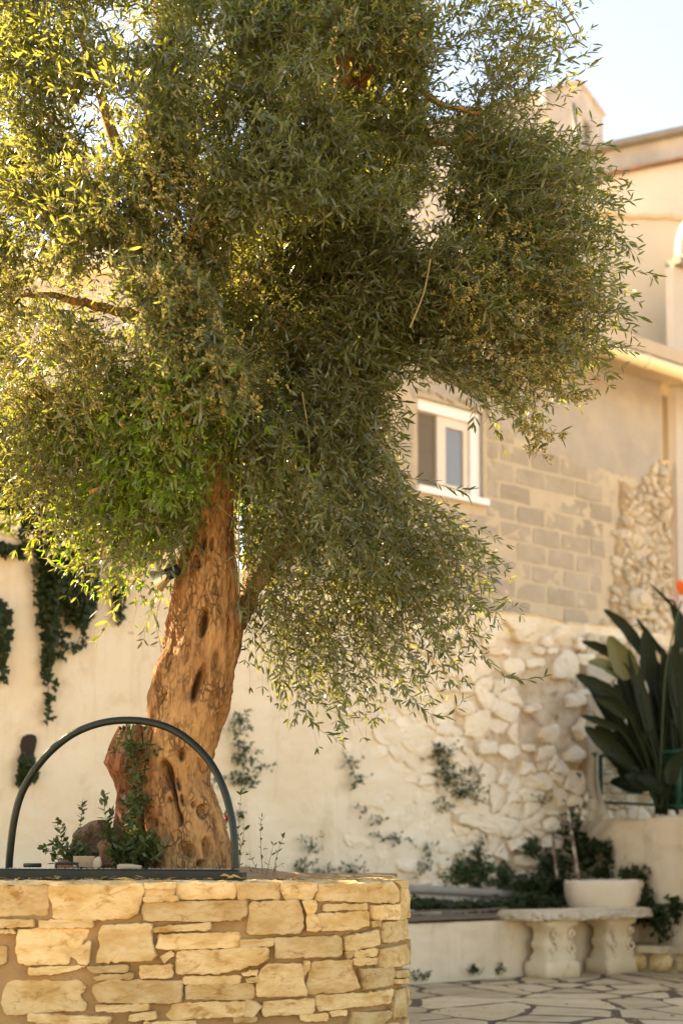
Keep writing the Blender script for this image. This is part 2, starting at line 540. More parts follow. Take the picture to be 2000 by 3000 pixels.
def spray_leaves(paths, up, Lmean, Wr=.2, ang=48, skip=0, lj=.2):
    """opposite leaf pairs along each path; paths (n,K,3)"""
    n, K, _ = paths.shape
    T = np.gradient(paths, axis=1)
    T /= (np.linalg.norm(T, axis=2, keepdims=True) + 1e-9)
    A = np.cross(T, rng.normal(size=(n, 1, 3)) + np.array((0, 0, .01)))
    A /= (np.linalg.norm(A, axis=2, keepdims=True) + 1e-9)
    B = np.cross(T, A)
    Ps, Ds, Ns = [], [], []
    for k in range(skip, K):
        th = (k % 2) * math.pi / 2 + rng.normal(0, .5, (n, 1))
        side = A[:, k] * np.cos(th) + B[:, k] * np.sin(th)
        for s in (1, -1):
            a = R(ang) + rng.normal(0, .22, (n, 1))
            d = T[:, k] * np.cos(a) + side * s * np.sin(a) + np.array(up) * .12 + rng.normal(0, .1, (n, 3))
            Ps.append(paths[:, k] + rng.normal(0, .002, (n, 3))); Ds.append(d)
            nn = T[:, k] * .7 + np.array((0, 0, .7)) + rng.normal(0, .45, (n, 3))
            Ns.append(nn)
    Ps.append(paths[:, -1]); Ds.append(T[:, -1] + rng.normal(0, .1, (n, 3))); Ns.append(np.array((0, 0, 1.)) + rng.normal(0, .5, (n, 3)))
    P, D, N = np.concatenate(Ps), np.concatenate(Ds), np.concatenate(Ns)
    L = Lmean * np.clip(rng.normal(1, lj, len(P)), .5, 1.45)
    return leaf_arrays(P, D, N, L, L * Wr * np.clip(rng.normal(1, .12, len(P)), .7, 1.3), bend=.1)
def inpoly(X, Y, poly):
    X, Y = np.asarray(X, float), np.asarray(Y, float)
    r = np.zeros(X.shape, bool)
    for i in range(len(poly)):
        (x1, y1), (x2, y2) = poly[i], poly[(i + 1) % len(poly)]
        if y1 == y2: continue
        c = ((y1 > Y) != (y2 > Y)) & (X < (x2 - x1) * (Y - y1) / (y2 - y1) + x1)
        r ^= c
    return r
def polydist(X, Y, poly):
    d = np.full(np.shape(X), 1e9)
    for i in range(len(poly)):
        (x1, y1), (x2, y2) = poly[i], poly[(i + 1) % len(poly)]
        vx, vy = x2 - x1, y2 - y1
        t = np.clip(((X - x1) * vx + (Y - y1) * vy) / (vx * vx + vy * vy), 0, 1)
        d = np.minimum(d, np.hypot(X - x1 - t * vx, Y - y1 - t * vy))
    return d
# ================================================================== ground and paving
def quad(name, P, mat, kind='structure', label=None):
    o = build(name, P, [tuple(range(len(P)))], mat, origin=(0, 0, 0))
    return tag(o, kind=kind, label=label)
quad('ground', [(-80, -60, -.06), (90, -60, -.06), (90, 120, -.06), (-80, 120, -.06)], M['ground'])
pv, pf = grid(70, 90, lambda a, b: Vector((-.6 + 5.6 * a, 2.5 + 8.7 * b, -.0012 + .0008 * fbm(a * 30, b * 40, 1))))
paving = tag(build('paving', pv, pf, M['dirtjoint'], origin=(0, 0, 0)), kind='structure')
random.seed(21)
box = (0.0, 5.0, 4.0, 10.9)
pts = relaxed(185, box, .85, 0)
nfl = 0
for i, c in enumerate(voronoi(pts, box, lambda: random.uniform(.025, .075), .85)):
    if len(c) < 3: continue
    cx, cy = sum(p[0] for p in c) / len(c), sum(p[1] for p in c) / len(c)
    t_ = (cx - P0[0]) * WN[0] + (cy - P0[1]) * WN[1]
    if t_ > .05 or (cx < .2 and cy < 7): continue
    if cx > 2.55 and cy > 9.6: continue
    c = [(P0[0] + WD[0] * s_ + WN[0] * min(o_, -.03), P0[1] + WD[1] * s_ + WN[1] * min(o_, -.03)) for s_, o_ in (((p[0] - P0[0]) * WD[0] + (p[1] - P0[1]) * WD[1], (p[0] - P0[0]) * WN[0] + (p[1] - P0[1]) * WN[1]) for p in c)]
    poly = ccw(refine(c, .09, .009, 1, .018))
    gx, gy, h = random.gauss(0, .012), random.gauss(0, .012), random.uniform(-.004, .006)
    V, Fs = stone(poly, lambda x, y, w_: Vector((x, y, w_)), .0016 + h * .15, back=-.03, rnd=.015, tex=.0004, sd=i)
    build('flagstone', V, Fs, M['flag'], paving)
    nfl += 1
# ================================================================== round stone planter
PR, PXC = .40, -.168
def plan(u):
    if u < 0: return (PXC + u, 5.0), (0, -1)
    if u < PR * math.pi / 2:
        a = u / PR
        return (PXC + PR * math.sin(a), 5 + PR * (1 - math.cos(a))), (math.sin(a), -math.cos(a))
    return (PXC + PR, 5 + PR + (u - PR * math.pi / 2)), (1, 0)
def pmap(u, z, w_):
    p, n = plan(u)
    return Vector((p[0] + n[0] * w_, p[1] + n[1] * w_, z))
UMAX = PR * math.pi / 2 * .93
def unplan(x, y):
    a, b = ray(x, y)
    lo, hi = -1.6, UMAX
    for _ in range(40):
        m = (lo + hi) / 2
        p, _n = plan(m)
        if p[0] / p[1] < a: lo = m
        else: hi = m
    p, _n = plan(lo)
    return lo, EYE + b * p[1]
ZT = at(600, 2582, 5.0).z
planter = empty('stone_planter', (-.9, 5.8, 0), 'round raised planter of honey coloured limestone holding the olive tree', 'planter')
ULEFT = -1.9
UEND = PR * math.pi / 2 + 1.1
def coremap(a, b):
    u = ULEFT + (UEND - ULEFT) * a
    z = ZT * b
    return pmap(u, z, -.004 + .007 * fbm(u * 9, z * 9, 0) + .003 * fbm(u * 40, z * 40, 4) - (.012 if b > .985 else 0))
V, Fs = grid(220, 60, coremap)
build('mortar_face', V, Fs, M['mortar'], planter, smooth=True)
def topmap(a, b):
    u = ULEFT + (UEND - ULEFT) * a
    p, n = plan(u)
    w_ = .012 - .34 * b
    return Vector((p[0] + n[0] * w_, p[1] + n[1] * w_, ZT + .006 * fbm(u * 12, b * 4, 7) + .004 * fbm(u * 50, b * 14, 3) - (.02 if b > .97 else 0) - (.014 if b == 0 else 0)))
V, Fs = grid(260, 14, topmap)
build('coping_top', V, Fs, M['lime'], planter, smooth=True)
build('back_wall', *(lambda m: (m.v, m.f))(MB().box((-2.03, 6.9, 0), (2.3, 0, 0), (0, .15, 0), (0, 0, ZT)).box((-2.18, 5.0, 0), (.15, 0, 0), (0, 2.05, 0), (0, 0, ZT))), M['mortar'], planter)
C3 = [
 [(0,95),(340,85),(370,110),(345,300),(0,300)],
 [(375,95),(600,85),(1065,80),(1075,130),(1050,200),(1010,300),(960,325),(640,338),(400,328),(405,230),(378,180)],
 [(1085,75),(1300,68),(1300,102),(1085,105)], [(1085,115),(1290,112),(1290,160),(1085,165)], [(1075,172),(1320,170),(1320,198),(1075,202)],
 [(1305,78),(1732,70),(1752,120),(1737,178),(1340,183),(1308,150)],
 [(1065,225),(1120,212),(1827,205),(1827,300),(1787,335),(1617,345),(1090,343),(1060,300)],
 [(0,342),(250,345),(255,385),(0,390)], [(300,350),(680,345),(690,390),(420,398),(300,395)],
 [(145,415),(640,410),(655,440),(600,530),(530,590),(510,660),(240,668),(150,650),(135,560)],
 [(660,502),(680,510),(665,655),(640,672),(600,665),(535,600)],
 [(770,385),(1120,370),(1130,400),(1130,500),(1160,600),(1110,635),(720,652),(750,540),(740,450)],
 [(1140,395),(1562,370),(1562,412),(1140,427)],
 [(1190,455),(1762,440),(1775,460),(1772,535),(1757,545),(1250,553),(1170,545),(1175,500)],
 [(1190,612),(1270,572),(1292,600),(1225,658)],
 [(1320,575),(1957,548),(1992,570),(1987,620),(1947,660),(1817,690),(1637,730),(1320,735),(1305,690)],
 [(225,700),(560,685),(640,688),(560,715),(400,735),(230,735)], [(655,690),(960,680),(945,722),(700,725)],
 [(1050,685),(1270,675),(1277,760),(1048,768),(1042,720)], [(705,755),(990,742),(985,775),(720,780)],
 [(1370,765),(1782,757),(1779,805),(1370,810)],
 [(700,830),(790,795),(1355,793),(1345,930),(1300,950),(1050,948),(740,945),(695,880)],
 [(1385,830),(1420,820),(1867,815),(1889,860),(1882,915),(1817,930),(1380,918)],
 [(50,820),(130,795),(600,800),(640,850),(590,900),(645,960),(640,1005),(400,1015),(60,1040),(20,960)],
 [(720,975),(1105,970),(1100,1005),(850,1015),(715,1010)], [(215,1040),(830,1060),(815,1095),(500,1113),(215,1095)],
 [(960,1040),(1155,1020),(1160,1070),(965,1088)], [(1275,965),(1815,950),(1815,1045),(1270,1080),(1220,1050),(1260,1010)],
 [(-60,540),(45,545),(40,660),(-60,665)], [(-40,415),(110,415),(120,435),(-40,430)],
 [(1080,1100),(1450,1098),(1450,1160),(1080,1160)], [(840,1130),(1050,1120),(1050,1190),(840,1190)]]
C4 = [
 [(240,78),(550,75),(560,120),(553,178),(250,183),(245,130)], [(572,80),(820,75),(825,110),(790,180),(600,185),(575,140)],
 [(837,85),(1360,65),(1395,130),(1395,200),(1370,215),(1180,205),(820,195)], [(1370,62),(1530,55),(1530,95),(1420,100)],
 [(345,215),(680,198),(715,270),(725,400),(700,432),(340,452),(320,420)], [(730,205),(800,200),(818,235),(800,285),(748,288)],
 [(880,235),(1175,225),(1178,262),(990,268),(875,272)], [(757,300),(812,300),(845,390),(842,415),(762,420)],
 [(828,300),(1180,275),(1195,300),(1190,380),(1100,405),(860,418),(835,350)], [(1215,240),(1395,232),(1395,328),(1220,332)],
 [(1215,355),(1285,352),(1285,382),(1218,385)], [(1420,115),(1490,112),(1490,335),(1415,335)], [(1497,130),(1535,128),(1535,250),(1510,300),(1495,330)],
 [(1310,365),(1520,345),(1530,440),(1440,490),(1310,505),(1285,470)], [(1025,465),(1250,422),(1258,520),(1100,560),(1030,565),(1012,530)],
 [(530,480),(960,462),(1002,490),(990,600),(860,610),(740,612),(530,625)], [(265,490),(520,482),(510,525),(270,545)],
 [(1030,578),(1075,572),(1070,615),(1035,622)], [(1085,570),(1240,555),(1240,600),(1090,620)], [(1085,630),(1255,625),(1255,665),(1085,668)],
 [(1268,560),(1440,525),(1475,580),(1475,660),(1270,688)], [(470,665),(715,670),(720,760),(745,850),(742,890),(390,900),(400,740)],
 [(735,645),(772,650),(760,720),(730,772)], [(800,650),(1060,640),(1070,720),(1120,830),(1050,865),(770,888),(757,800)],
 [(1130,710),(1360,690),(1380,740),(1365,820),(1150,845),(1145,780)], [(1390,725),(1490,712),(1490,760),(1390,765)], [(1372,790),(1470,772),(1468,805),(1374,812)],
 [(820,905),(1350,862),(1335,950),(1160,975),(830,1005),(812,960)], [(310,935),(350,932),(420,980),(360,1050),(305,1052)],
 [(445,945),(800,925),(803,1000),(780,1030),(440,1048),(430,1000)], [(710,1042),(905,1035),(900,1080),(760,1088),(710,1080)],
 [(220,1065),(380,1062),(380,1090),(225,1092)], [(1080,1030),(1345,1015),(1350,1060),(1250,1120),(1050,1150)], [(1360,870),(1450,850),(1450,1050),(1360,1060)],
 [(920,1020),(1040,1010),(1030,1040),(930,1050)], [(280,730),(400,715),(390,745),(290,750)], [(310,775),(400,765),(395,795),(315,797)],
 [(1490,500),(1530,490),(1525,570),(1490,560)], [(1490,590),(1520,585),(1510,660),(1485,660)], [(1460,850),(1495,845),(1500,940),(1460,960)], [(1465,980),(1500,975),(1500,1080),(1470,1090)]]
SC = 620 / 1568
stones = [[(x * SC, 2560 + y * SC) for x, y in p] for p in C3] + [[(600 + x * SC, 2560 + y * SC) for x, y in p] for p in C4]
random.seed(5)
for i, p in enumerate(stones):
    q = ccw([unplan(*a) for a in p])
    xs = max(a[0] for a in q) - min(a[0] for a in q)
    zs = max(a[1] for a in q) - min(a[1] for a in q)
    cxq, czq = sum(a[0] for a in q) / len(q), sum(a[1] for a in q) / len(q)
    ex, ez_ = 1 + .010 / max(.02, xs), 1 + .010 / max(.012, zs)
    q = [(cxq + (a - cxq) * ex, czq + (b - czq) * ez_) for a, b in q]
    q = refine(q, .014, .0017, 1, .005)
    flat = i in (0, 9, 23, 28)
    d = random.uniform(.006, .010) if flat else random.uniform(.014, .032)
    if zs < .03: d = random.uniform(.016, .026)
    V, Fs = stone(q, pmap, d, rnd=min(.08, .0032 / max(.02, min(xs, zs)) * 2), tex=.008, sd=i * 3.1, tilt=.05)
    build('stone', V, Fs, M['lime'], planter)
# courses lower down and round to the left, below and beside the picture
z = 0.015
while z < at(600, 2985, 5).z - .05:
    h = random.uniform(.05, .13)
    u = ULEFT
    while u < UEND - .1:
        L = random.uniform(.1, .34)
        q = [(u, z), (u + L - .016, z + random.uniform(-.006, .006)), (u + L - .02, z + h - .014), (u + .004, z + h - .014 + random.uniform(-.008, .004))]
        V, Fs = stone(refine(q, .05, .003, 1), pmap, random.uniform(.012, .03), rnd=.1, sd=u * 7)
        build('stone', V, Fs, M['lime'], planter)
        u += L
    z += h
z = at(0, 2985, 5).z
while z < ZT - .03:
    h = min(random.uniform(.04, .12), ZT - z - .004)
    u = ULEFT
    while u < -1.09:
        L = min(random.uniform(.1, .3), -1.075 - u)
        if L < .05: break
        q = [(u, z), (u + L - .016, z), (u + L - .02, z + h - .014), (u + .004, z + h - .014)]
        V, Fs = stone(refine(q, .05, .003, 1), pmap, random.uniform(.012, .03), rnd=.1, sd=u * 7)
        build('stone', V, Fs, M['lime'], planter)
        u += L
    z += h
def soilz(x, y):
    d = math.hypot(x + .62, y - 5.75)
    return ZT - .004 + .055 * math.exp(-(d / .42) ** 2) + .030 * math.exp(-((x + .95) / .3) ** 2 - ((y - 5.8) / .3) ** 2) + .012 * fbm(x * 9, y * 9, 2) + .006 * fbm(x * 30, y * 30, 5)
V, Fs = grid(110, 80, lambda a, b: Vector((-2.05 + 2.36 * a, 5.18 + 1.75 * b, soilz(-2.05 + 2.36 * a, 5.18 + 1.75 * b) - (.05 if a > .985 else 0))))
def inside_planter(x, y):
    if x > .22: return False
    return not (x > PXC and y < 5 + PR and math.hypot(x - PXC, y - 5 - PR) > PR - .05)
Fs = [f for f in Fs if all(inside_planter(V[i].x, V[i].y) for i in f)]
tag(build('planter_soil', V, Fs, M['soil'], smooth=True, origin=(-.9, 5.9, ZT)), kind='structure')

# ================================================================== whitewashed rubble wall at the back
W0 = .75
TL, TR = -4.6, 3.75
def wtop(t): return 2.60 + .035 * fbm(t * 1.2, 0, 3) + .01 * fbm(t * 8, 0, 3) + .05 * sstep(-1, -3.5, t)
def bump_wall(t, z):
    r = sstep(-.3, 1.0, t)
    hollow = .020 * sstep(.7, 1.7, t) * sstep(2.44, 2.36, z) * (1 - .8 * math.exp(-((t - .95) / .4) ** 2 - ((z - .95) / .25) ** 2))
    return -hollow + .013 * fbm(t * 2.1, z * 3.2, 11) * (1 + r) + .006 * (1 + .6 * r) * fbm(t * 8, z * 12, 5) + .0035 * fbm(t * 26, z * 30, 9)
backwall = empty('rubble_wall', tuple(wl(0, W0, 0)), 'tall cream whitewashed rubble wall running behind the olive tree and bench', 'wall')
V, Fs = grid(420, 150, lambda a, b: wl(TL + (TR - TL) * a, W0 - bump_wall(TL + (TR - TL) * a, wtop(TL + (TR - TL) * a) * b), wtop(TL + (TR - TL) * a) * b))
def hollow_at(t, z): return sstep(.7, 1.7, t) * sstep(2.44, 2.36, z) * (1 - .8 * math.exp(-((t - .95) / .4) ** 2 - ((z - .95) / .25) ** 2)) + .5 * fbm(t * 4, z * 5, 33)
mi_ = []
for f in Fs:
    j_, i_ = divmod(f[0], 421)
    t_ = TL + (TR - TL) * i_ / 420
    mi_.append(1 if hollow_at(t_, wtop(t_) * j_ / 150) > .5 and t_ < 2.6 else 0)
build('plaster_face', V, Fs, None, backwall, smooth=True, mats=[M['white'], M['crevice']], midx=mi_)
V, Fs = grid(160, 4, lambda a, b: wl(TL + (TR - TL) * a, W0 - .02 + .4 * b, wtop(TL + (TR - TL) * a) - .008 + .012 * fbm(a * 40, b * 2, 4)))
build('wall_top', V, Fs, M['white'], backwall, smooth=True)
# embedded stones: traced big ones first, then a fill of irregular cells
B2 = lambda x, y: (1150 + x * 600 / 1568, 1700 + y * 600 / 1568)
B3 = lambda x, y: (1150 + x * 600 / 1568, 2250 + y * 600 / 1568)
big = [[B2(*p) for p in q] for q in (
 [(1220,620),(1280,540),(1340,530),(1400,600),(1410,690),(1370,760),(1210,755)], [(830,310),(1100,330),(1100,400),(960,480),(900,385)],
 [(1120,430),(1210,420),(1215,510),(1130,520)], [(1230,360),(1330,340),(1360,440),(1290,490),(1210,470)], [(1370,430),(1470,440),(1480,530),(1400,545)],
 [(720,520),(880,530),(880,580),(740,575)], [(840,610),(960,590),(1000,690),(950,740),(850,690)], [(1060,510),(1150,520),(1145,570),(1070,565)], [(1155,520),(1240,515),(1240,565),(1160,575)],
 [(990,600),(1140,600),(1155,660),(1010,680)], [(1395,570),(1530,560),(1510,650),(1420,655)], [(640,1240),(790,1230),(800,1330),(640,1345)], [(810,1250),(960,1260),(970,1350),(880,1385),(800,1330)],
 [(970,1250),(1090,1260),(1090,1310),(990,1320)], [(1120,1120),(1250,1100),(1290,1160),(1240,1260),(1130,1230)], [(1330,1310),(1400,1250),(1480,1330),(1440,1400),(1330,1390)],
 [(1330,880),(1450,860),(1480,940),(1380,985),(1330,960)], [(1405,840),(1470,830),(1520,885),(1420,890)], [(1000,960),(1120,940),(1130,1000),(1010,1020)], [(470,900),(600,930),(610,1040),(490,1030)], [(320,770),(480,780),(490,860),(330,850)], [(500,800),(600,800),(600,870),(510,870)],
 [(390,680),(470,690),(470,740),(390,745)], [(480,720),(560,715),(550,790),(485,780)])] + [[B3(*p) for p in q] for q in (
 [(880,570),(930,530),(1000,525),(1030,590),(990,650),(910,650)], [(930,680),(990,665),(1110,680),(1115,740),(1080,762),(950,750)], [(1150,330),(1260,320),(1270,370),(1160,360)], [(1140,400),(1230,370),(1280,420),(1260,490),(1150,480)],
 [(10,710),(190,700),(190,800),(30,790)], [(170,870),(210,840),(270,860),(270,915),(180,925)], [(330,710),(440,700),(440,770),(330,780)], [(255,920),(320,860),(350,920),(330,945)], [(980,785),(1025,780),(1025,820),(985,820)], [(1140,520),(1270,510),(1280,600),(1200,650),(1140,620)])]
random.seed(11)
bigw, centres = [], []
for q in big:
    qq = ccw([wt(x, y, W0) for x, y in q])
    bigw.append(qq)
    centres.append((sum(a for a, b in qq) / len(qq), sum(b for a, b in qq) / len(qq), max(max(abs(a - qq[0][0]) for a, b in qq), .08)))
def wmap(off):
    return lambda t, z, w_: wl(t, off - w_, z)
for i, q in enumerate(bigw):
    V, Fs = stone(refine(q, .034, .005, 1, .03), wmap(W0), random.uniform(.018, .036), back=-.05, rnd=.18, tex=.014, dome=.006, sd=i * 1.7, tilt=.12)
    build('stone', V, Fs, M['whitestone'], backwall)
box = (.05, .38, 2.6, 2.46)
pts = relaxed(330, box, 1.45, 0)
k = 0
for i, c in enumerate(voronoi(pts, box, lambda: random.uniform(.002, .016), 1.45)):
    if len(c) < 3 or k >= 240: continue
    cx, cy = sum(p[0] for p in c) / len(c), sum(p[1] for p in c) / len(c)
    if any(math.hypot((cx - a), (cy - b) * 1.3) < r * .8 for a, b, r in centres): continue
    r = sstep(.1, 1.6, cx)
    calm = math.exp(-((cx - .95) / .4) ** 2 - ((cy - .95) / .25) ** 2)
    d = (.003 + .012 * r) * random.uniform(.2, 1.5) * (1 - .8 * calm)
    if d < .005 and random.random() < .7: continue
    V, Fs = stone(ccw(refine(c, .036, .006, 1, .016)), wmap(W0), d, back=-.05, rnd=.17, tex=.014, dome=.002 + d * .2, sd=i * .7, tilt=.10)
    build('stone', V, Fs, M['whitestone'], backwall)
    k += 1
# ================================================================== low white bed wall with its bed
lowwall = empty('low_wall', tuple(wl(0, 0, 0)), 'low whitewashed bed wall behind the bench with planks along its top', 'wall')
LZ = .372
def lowmap(a, b):
    t = -1.2 + 3.33 * a
    return wl(t, .012 * fbm(t * 1.6, b * 1.5, 3) + .004 * fbm(t * 12, b * 6, 8) - .012 * (1 - b), LZ * b + .004 * fbm(t * 9, 0, 2) * b)
V, Fs = grid(150, 26, lowmap)
build('plaster_face', V, Fs, M['lowwhite'], lowwall, smooth=True)
V, Fs = grid(150, 4, lambda a, b: wl(-1.2 + 3.33 * a, .14 * b - .004, LZ - .003 + .004 * fbm(a * 30, b * 3, 2)))
build('wall_top', V, Fs, M['lowwhite'], lowwall, smooth=True)
for (x0, y0, x1, y1, off, th, zz) in ((1140, 2668, 1490, 2660, .115, .012, 0), (1120, 2678, 1478, 2674, .075, .012, .0), (1150, 2690, 1470, 2682, .03, .016, 0)):
    a, b = wt(x0, y0, off)[0], wt(x1, y1, off)[0]
    zt = wt(x1, y1, off)[1]
    m = MB()
    n = 14
    V, Fs = [], []
    for i in range(n + 1):
        t = a + (b - a) * i / n
        dz = .004 * fbm(t * 5, off * 50, 1)
        for (o2, z2) in ((0, -th), (0, 0), (.045, 0), (.045, -th)):
            V.append(wl(t, off + o2 + .003 * fbm(t * 9, o2 * 30, 3), zt + z2 + dz))
    for i in range(n):
        for k in range(4):
            Fs.append((i * 4 + k, (i + 1) * 4 + k, (i + 1) * 4 + (k + 1) % 4, i * 4 + (k + 1) % 4))
    Fs += [(0, 1, 2, 3), (n * 4 + 3, n * 4 + 2, n * 4 + 1, n * 4)]
    build('plank', V, Fs, M['plank'], lowwall)
V, Fs = grid(60, 14, lambda a, b: wl(-1.2 + 3.6 * a, .13 + .66 * b, LZ - .02 + .03 * b + .015 * fbm(a * 20, b * 6, 3)))
tag(build('bed_soil', V, Fs, M['bedsoil'], smooth=True, origin=tuple(wl(0, .4, LZ))), kind='structure')
# ================================================================== return wall at the right with the raised bed
RC = Vector((1.807, 10.91)); RD = Vector((.383, -.923)).normalized(); RN = Vector((.923, .383)).normalized()   # RN points away, to the right
def rw(s, off, z):
    p = RC + RD * s + RN * off
    return Vector((p.x, p.y, z))
def rtop(s): return at(1770, 2403, 10.65).z + .012 * fbm(s * 3, 1, 1) + .006 * fbm(s * 16, 0, 0)
retwall = empty('retaining_wall', tuple(rw(.7, 0, 0)), 'rough white retaining wall under the dark green spiky plant', 'wall')
V, Fs = grid(90, 60, lambda a, b: rw(-.05 + 3.4 * a, -(.012 * fbm(a * 7, b * 3, 5) + .006 * fbm(a * 24, b * 10, 2) + .003 * fbm(a * 80, b * 30, 2)), rtop(3.4 * a) * b))
build('plaster_face', V, Fs, M['lowwhite'], retwall, smooth=True)
V, Fs = grid(90, 4, lambda a, b: rw(-.05 + 3.4 * a, -.006 + .2 * b, rtop(3.4 * a) - .003 + .01 * fbm(a * 40, b * 3, 5)))
build('wall_top', V, Fs, M['lowwhite'], retwall, smooth=True)
V, Fs = grid(40, 40, lambda a, b: Vector((1.75 + 4 * a, 8.2 + 4.2 * b, 1.0 + .03 * fbm(a * 9, b * 9, 1))))
keep = [f for f in Fs if all(((V[i].x - RC.x) * RN.x + (V[i].y - RC.y) * RN.y) > .12 for i in f)]
tag(build('raised_bed_soil', V, keep, M['bedsoil'], smooth=True, origin=(2.6, 10.2, 1.0)), kind='structure')
# step of orange stones at the right, in front of the retaining wall
stepw = empty('stone_step', tuple(at(1930, 2835, 9.75)), 'low step of flat slab over orange rubble stones at the right edge beside the bench', 'step')
def stp(x, y, dy=0): return at(x, y, 9.75 + dy)
a0, a1 = at(1843, 2769, 9.8), at(2100, 2778, 9.45)
zc = a0.z
m = MB()
m.box((a0.x, a0.y + .02, 0), (a1.x - a0.x, a1.y - a0.y, 0), (.1, .5, 0), (0, 0, zc - .035))
m.build('mortar_core', M['joint'], stepw)
def slabmap(p0, p1):
    def f(u, z, w_):
        p = p0.lerp(p1, u)
        return Vector((p.x - .25 * w_, p.y - w_, z))
    return f
fm = slabmap(a0, a1)
for u0, u1 in ((.0, .46), (.475, 1.0)):
    V, Fs = [], []
    P = [a0.lerp(a1, u0), a0.lerp(a1, u1)]
    d = Vector((.1, .5, 0))
    V, Fs = stone(ccw(refine([(P[0].x - .01, P[0].y - .05), (P[1].x - .01, P[1].y - .05), (P[1].x + .1, P[1].y + .42), (P[0].x + .1, P[0].y + .42)], .08, .006, 1)), lambda x, y, w_: Vector((x, y, zc + w_)), .0, back=-.045, rnd=.04, tex=0, sd=3)
    build('slab', V, Fs, M['flag'], stepw)
for q in ([(.0, .02), (.19, .02), (.19, .13), (.0, .13)], [(.21, .02), (.47, .015), (.5, .12), (.25, .135)], [(.53, .02), (.78, .02), (.8, .13), (.55, .13)], [(.82, .02), (1, .02), (1, .13), (.83, .13)]):
    V, Fs = stone(ccw(refine([(u, z_ * 1.08) for u, z_ in q], .03, .004, 2)), fm, .02, back=-.03, rnd=.25, tex=.006, dome=.012, sd=q[0][0] * 9)
    build('stone', V, Fs, M['lime'], stepw)

# ================================================================== block house on top of the wall
HO = .95
house = empty('block_house', tuple(wl(1.8, HO, 2.6)), 'half rendered concrete block house with white sliding window above the rubble wall', 'house')
HTL, HTR = -.6, 3.66
wx0, wz1 = wt(1222, 1160, HO)
wx1, _ = wt(1413, 1205, HO)
wz0 = wt(1222, 1424, HO)[1]
ez = wt(1945, 1128, HO)[1]
def hface(t, z): return .006 * fbm(t * 5, z * 5, 2) + .003 * fbm(t * 20, z * 20, 5)
us = sorted(set([HTL + (HTR - HTL) * i / 80 for i in range(81)] + [wx0, wx1]))
zs_ = sorted(set([2.5 + (ez - 2.5) * i / 60 for i in range(61)] + [wz0, wz1]))
V, Fs = [], []
for z in zs_:
    for t in us:
        V.append(wl(t, HO - hface(t, z), z))
nu = len(us)
for j in range(len(zs_) - 1):
    for i in range(nu - 1):
        if us[i] >= wx0 - 1e-6 and us[i + 1] <= wx1 + 1e-6 and zs_[j] >= wz0 - 1e-6 and zs_[j + 1] <= wz1 + 1e-6: continue
        Fs.append((j * nu + i, j * nu + i + 1, (j + 1) * nu + i + 1, (j + 1) * nu + i))
build('mortar_wall', V, Fs, M['smear'], house, smooth=True)
m = MB()                                               # reveal of the window opening
for (ta, za, tb, zb) in ((wx0, wz0, wx1, wz0), (wx1, wz0, wx1, wz1), (wx1, wz1, wx0, wz1), (wx0, wz1, wx0, wz0)):
    m.add([wl(ta, HO - .004, za), wl(tb, HO - .004, zb), wl(tb, HO + .22, zb), wl(ta, HO + .22, za)], [(0, 1, 2, 3)])
m.build('window_reveal', M['plaster'], house)
# top coat of grey tan render, ragged lower edge, slightly proud
pz = [(HTL, 3.35), (.55, 3.5), (wx0 - .02, 3.6)]
def coatlow(t):
    base = 3.98 + .10 * fbm(t * 1.5, 0, 8) + .05 * fbm(t * 6, 0, 4) + .02 * fbm(t * 20, 0, 3)
    base -= .14 * sstep(1.7, 2.6, t) 
    base += .05 + .10 * sstep(1.55, 1.3, t)
    return base
cl0 = wt(1440, 1250, HO)[1]
V, Fs = [], []
NT = 150
for i in range(NT + 1):
    t = HTL + (3.62 - HTL) * i / NT
    zl = min(coatlow(t), ez - .05)
    for j in range(13):
        z = zl + (ez - zl) * j / 12
        V.append(wl(t, HO - .014 - .005 * fbm(t * 3, z * 3, 6) + (.02 if j == 0 else 0), z))
for i in range(NT):
    t = HTL + (3.62 - HTL) * (i + .5) / NT
    if wx0 - .03 < t < wx1 + .03:
        # render stops at the head of the window
        pass
    for j in range(12):
        zmid = (V[i * 13 + j].z + V[i * 13 + j + 1].z) / 2
        if wx0 - .03 < t < wx1 + .03 and zmid < wz1 + .03: continue
        Fs.append((i * 13 + j, (i + 1) * 13 + j, (i + 1) * 13 + j + 1, i * 13 + j + 1))
build('render_coat', V, Fs, M['plaster'], house, smooth=True)
# concrete blocks
random.seed(3)
BH, BL = .1500, .335
z = 2.60
row = 0
while z < 4.15:
    t = HTL + (row % 2) * BL / 2 - .02
    while t < 3.05:
        g = random.uniform(.008, .03)
        g2 = random.uniform(.006, .02)
        t2 = t + BL
        rightlim = 2.98 - .18 * sstep(3.5, 2.6, z) + .05 * fbm(z * 3, 1, 1)
        a, b = t + g / 2, min(t2 - g / 2, rightlim)
        zc_ = z + BH / 2
        if z + BH > wz0 - .06 and z < wz1 + .03:
            if a < wx1 + .03 < b: a = wx1 + .035
            elif a < wx0 - .03 < b: b = wx0 - .035
        inwin = b > wx0 - .02 and a < wx1 + .02 and z + BH > wz0 - .03 and z < wz1 + .03
        if b - a > .07 and z + BH < coatlow((a + b) / 2) + .07 and not inwin and random.random() > .08:
            q = [(a + random.uniform(0, .012), z + g2 / 2 + random.uniform(0, .008)), (b - random.uniform(0, .012), z + g2 / 2 + random.uniform(0, .006)), (b - random.uniform(0, .015), z + BH - g2 / 2 - random.uniform(0, .010)), (a + random.uniform(0, .02), z + BH - g2 / 2 - random.uniform(0, .010))]
            V, Fs = stone(ccw(refine(q, .07, .003, 0)), wmap(HO), random.uniform(.002, .006), back=-.02, rnd=.02, tex=.006, sd=t)
            build('concrete_block', V, Fs, M['block'], house)
        t = t2
    z += BH
    row += 1
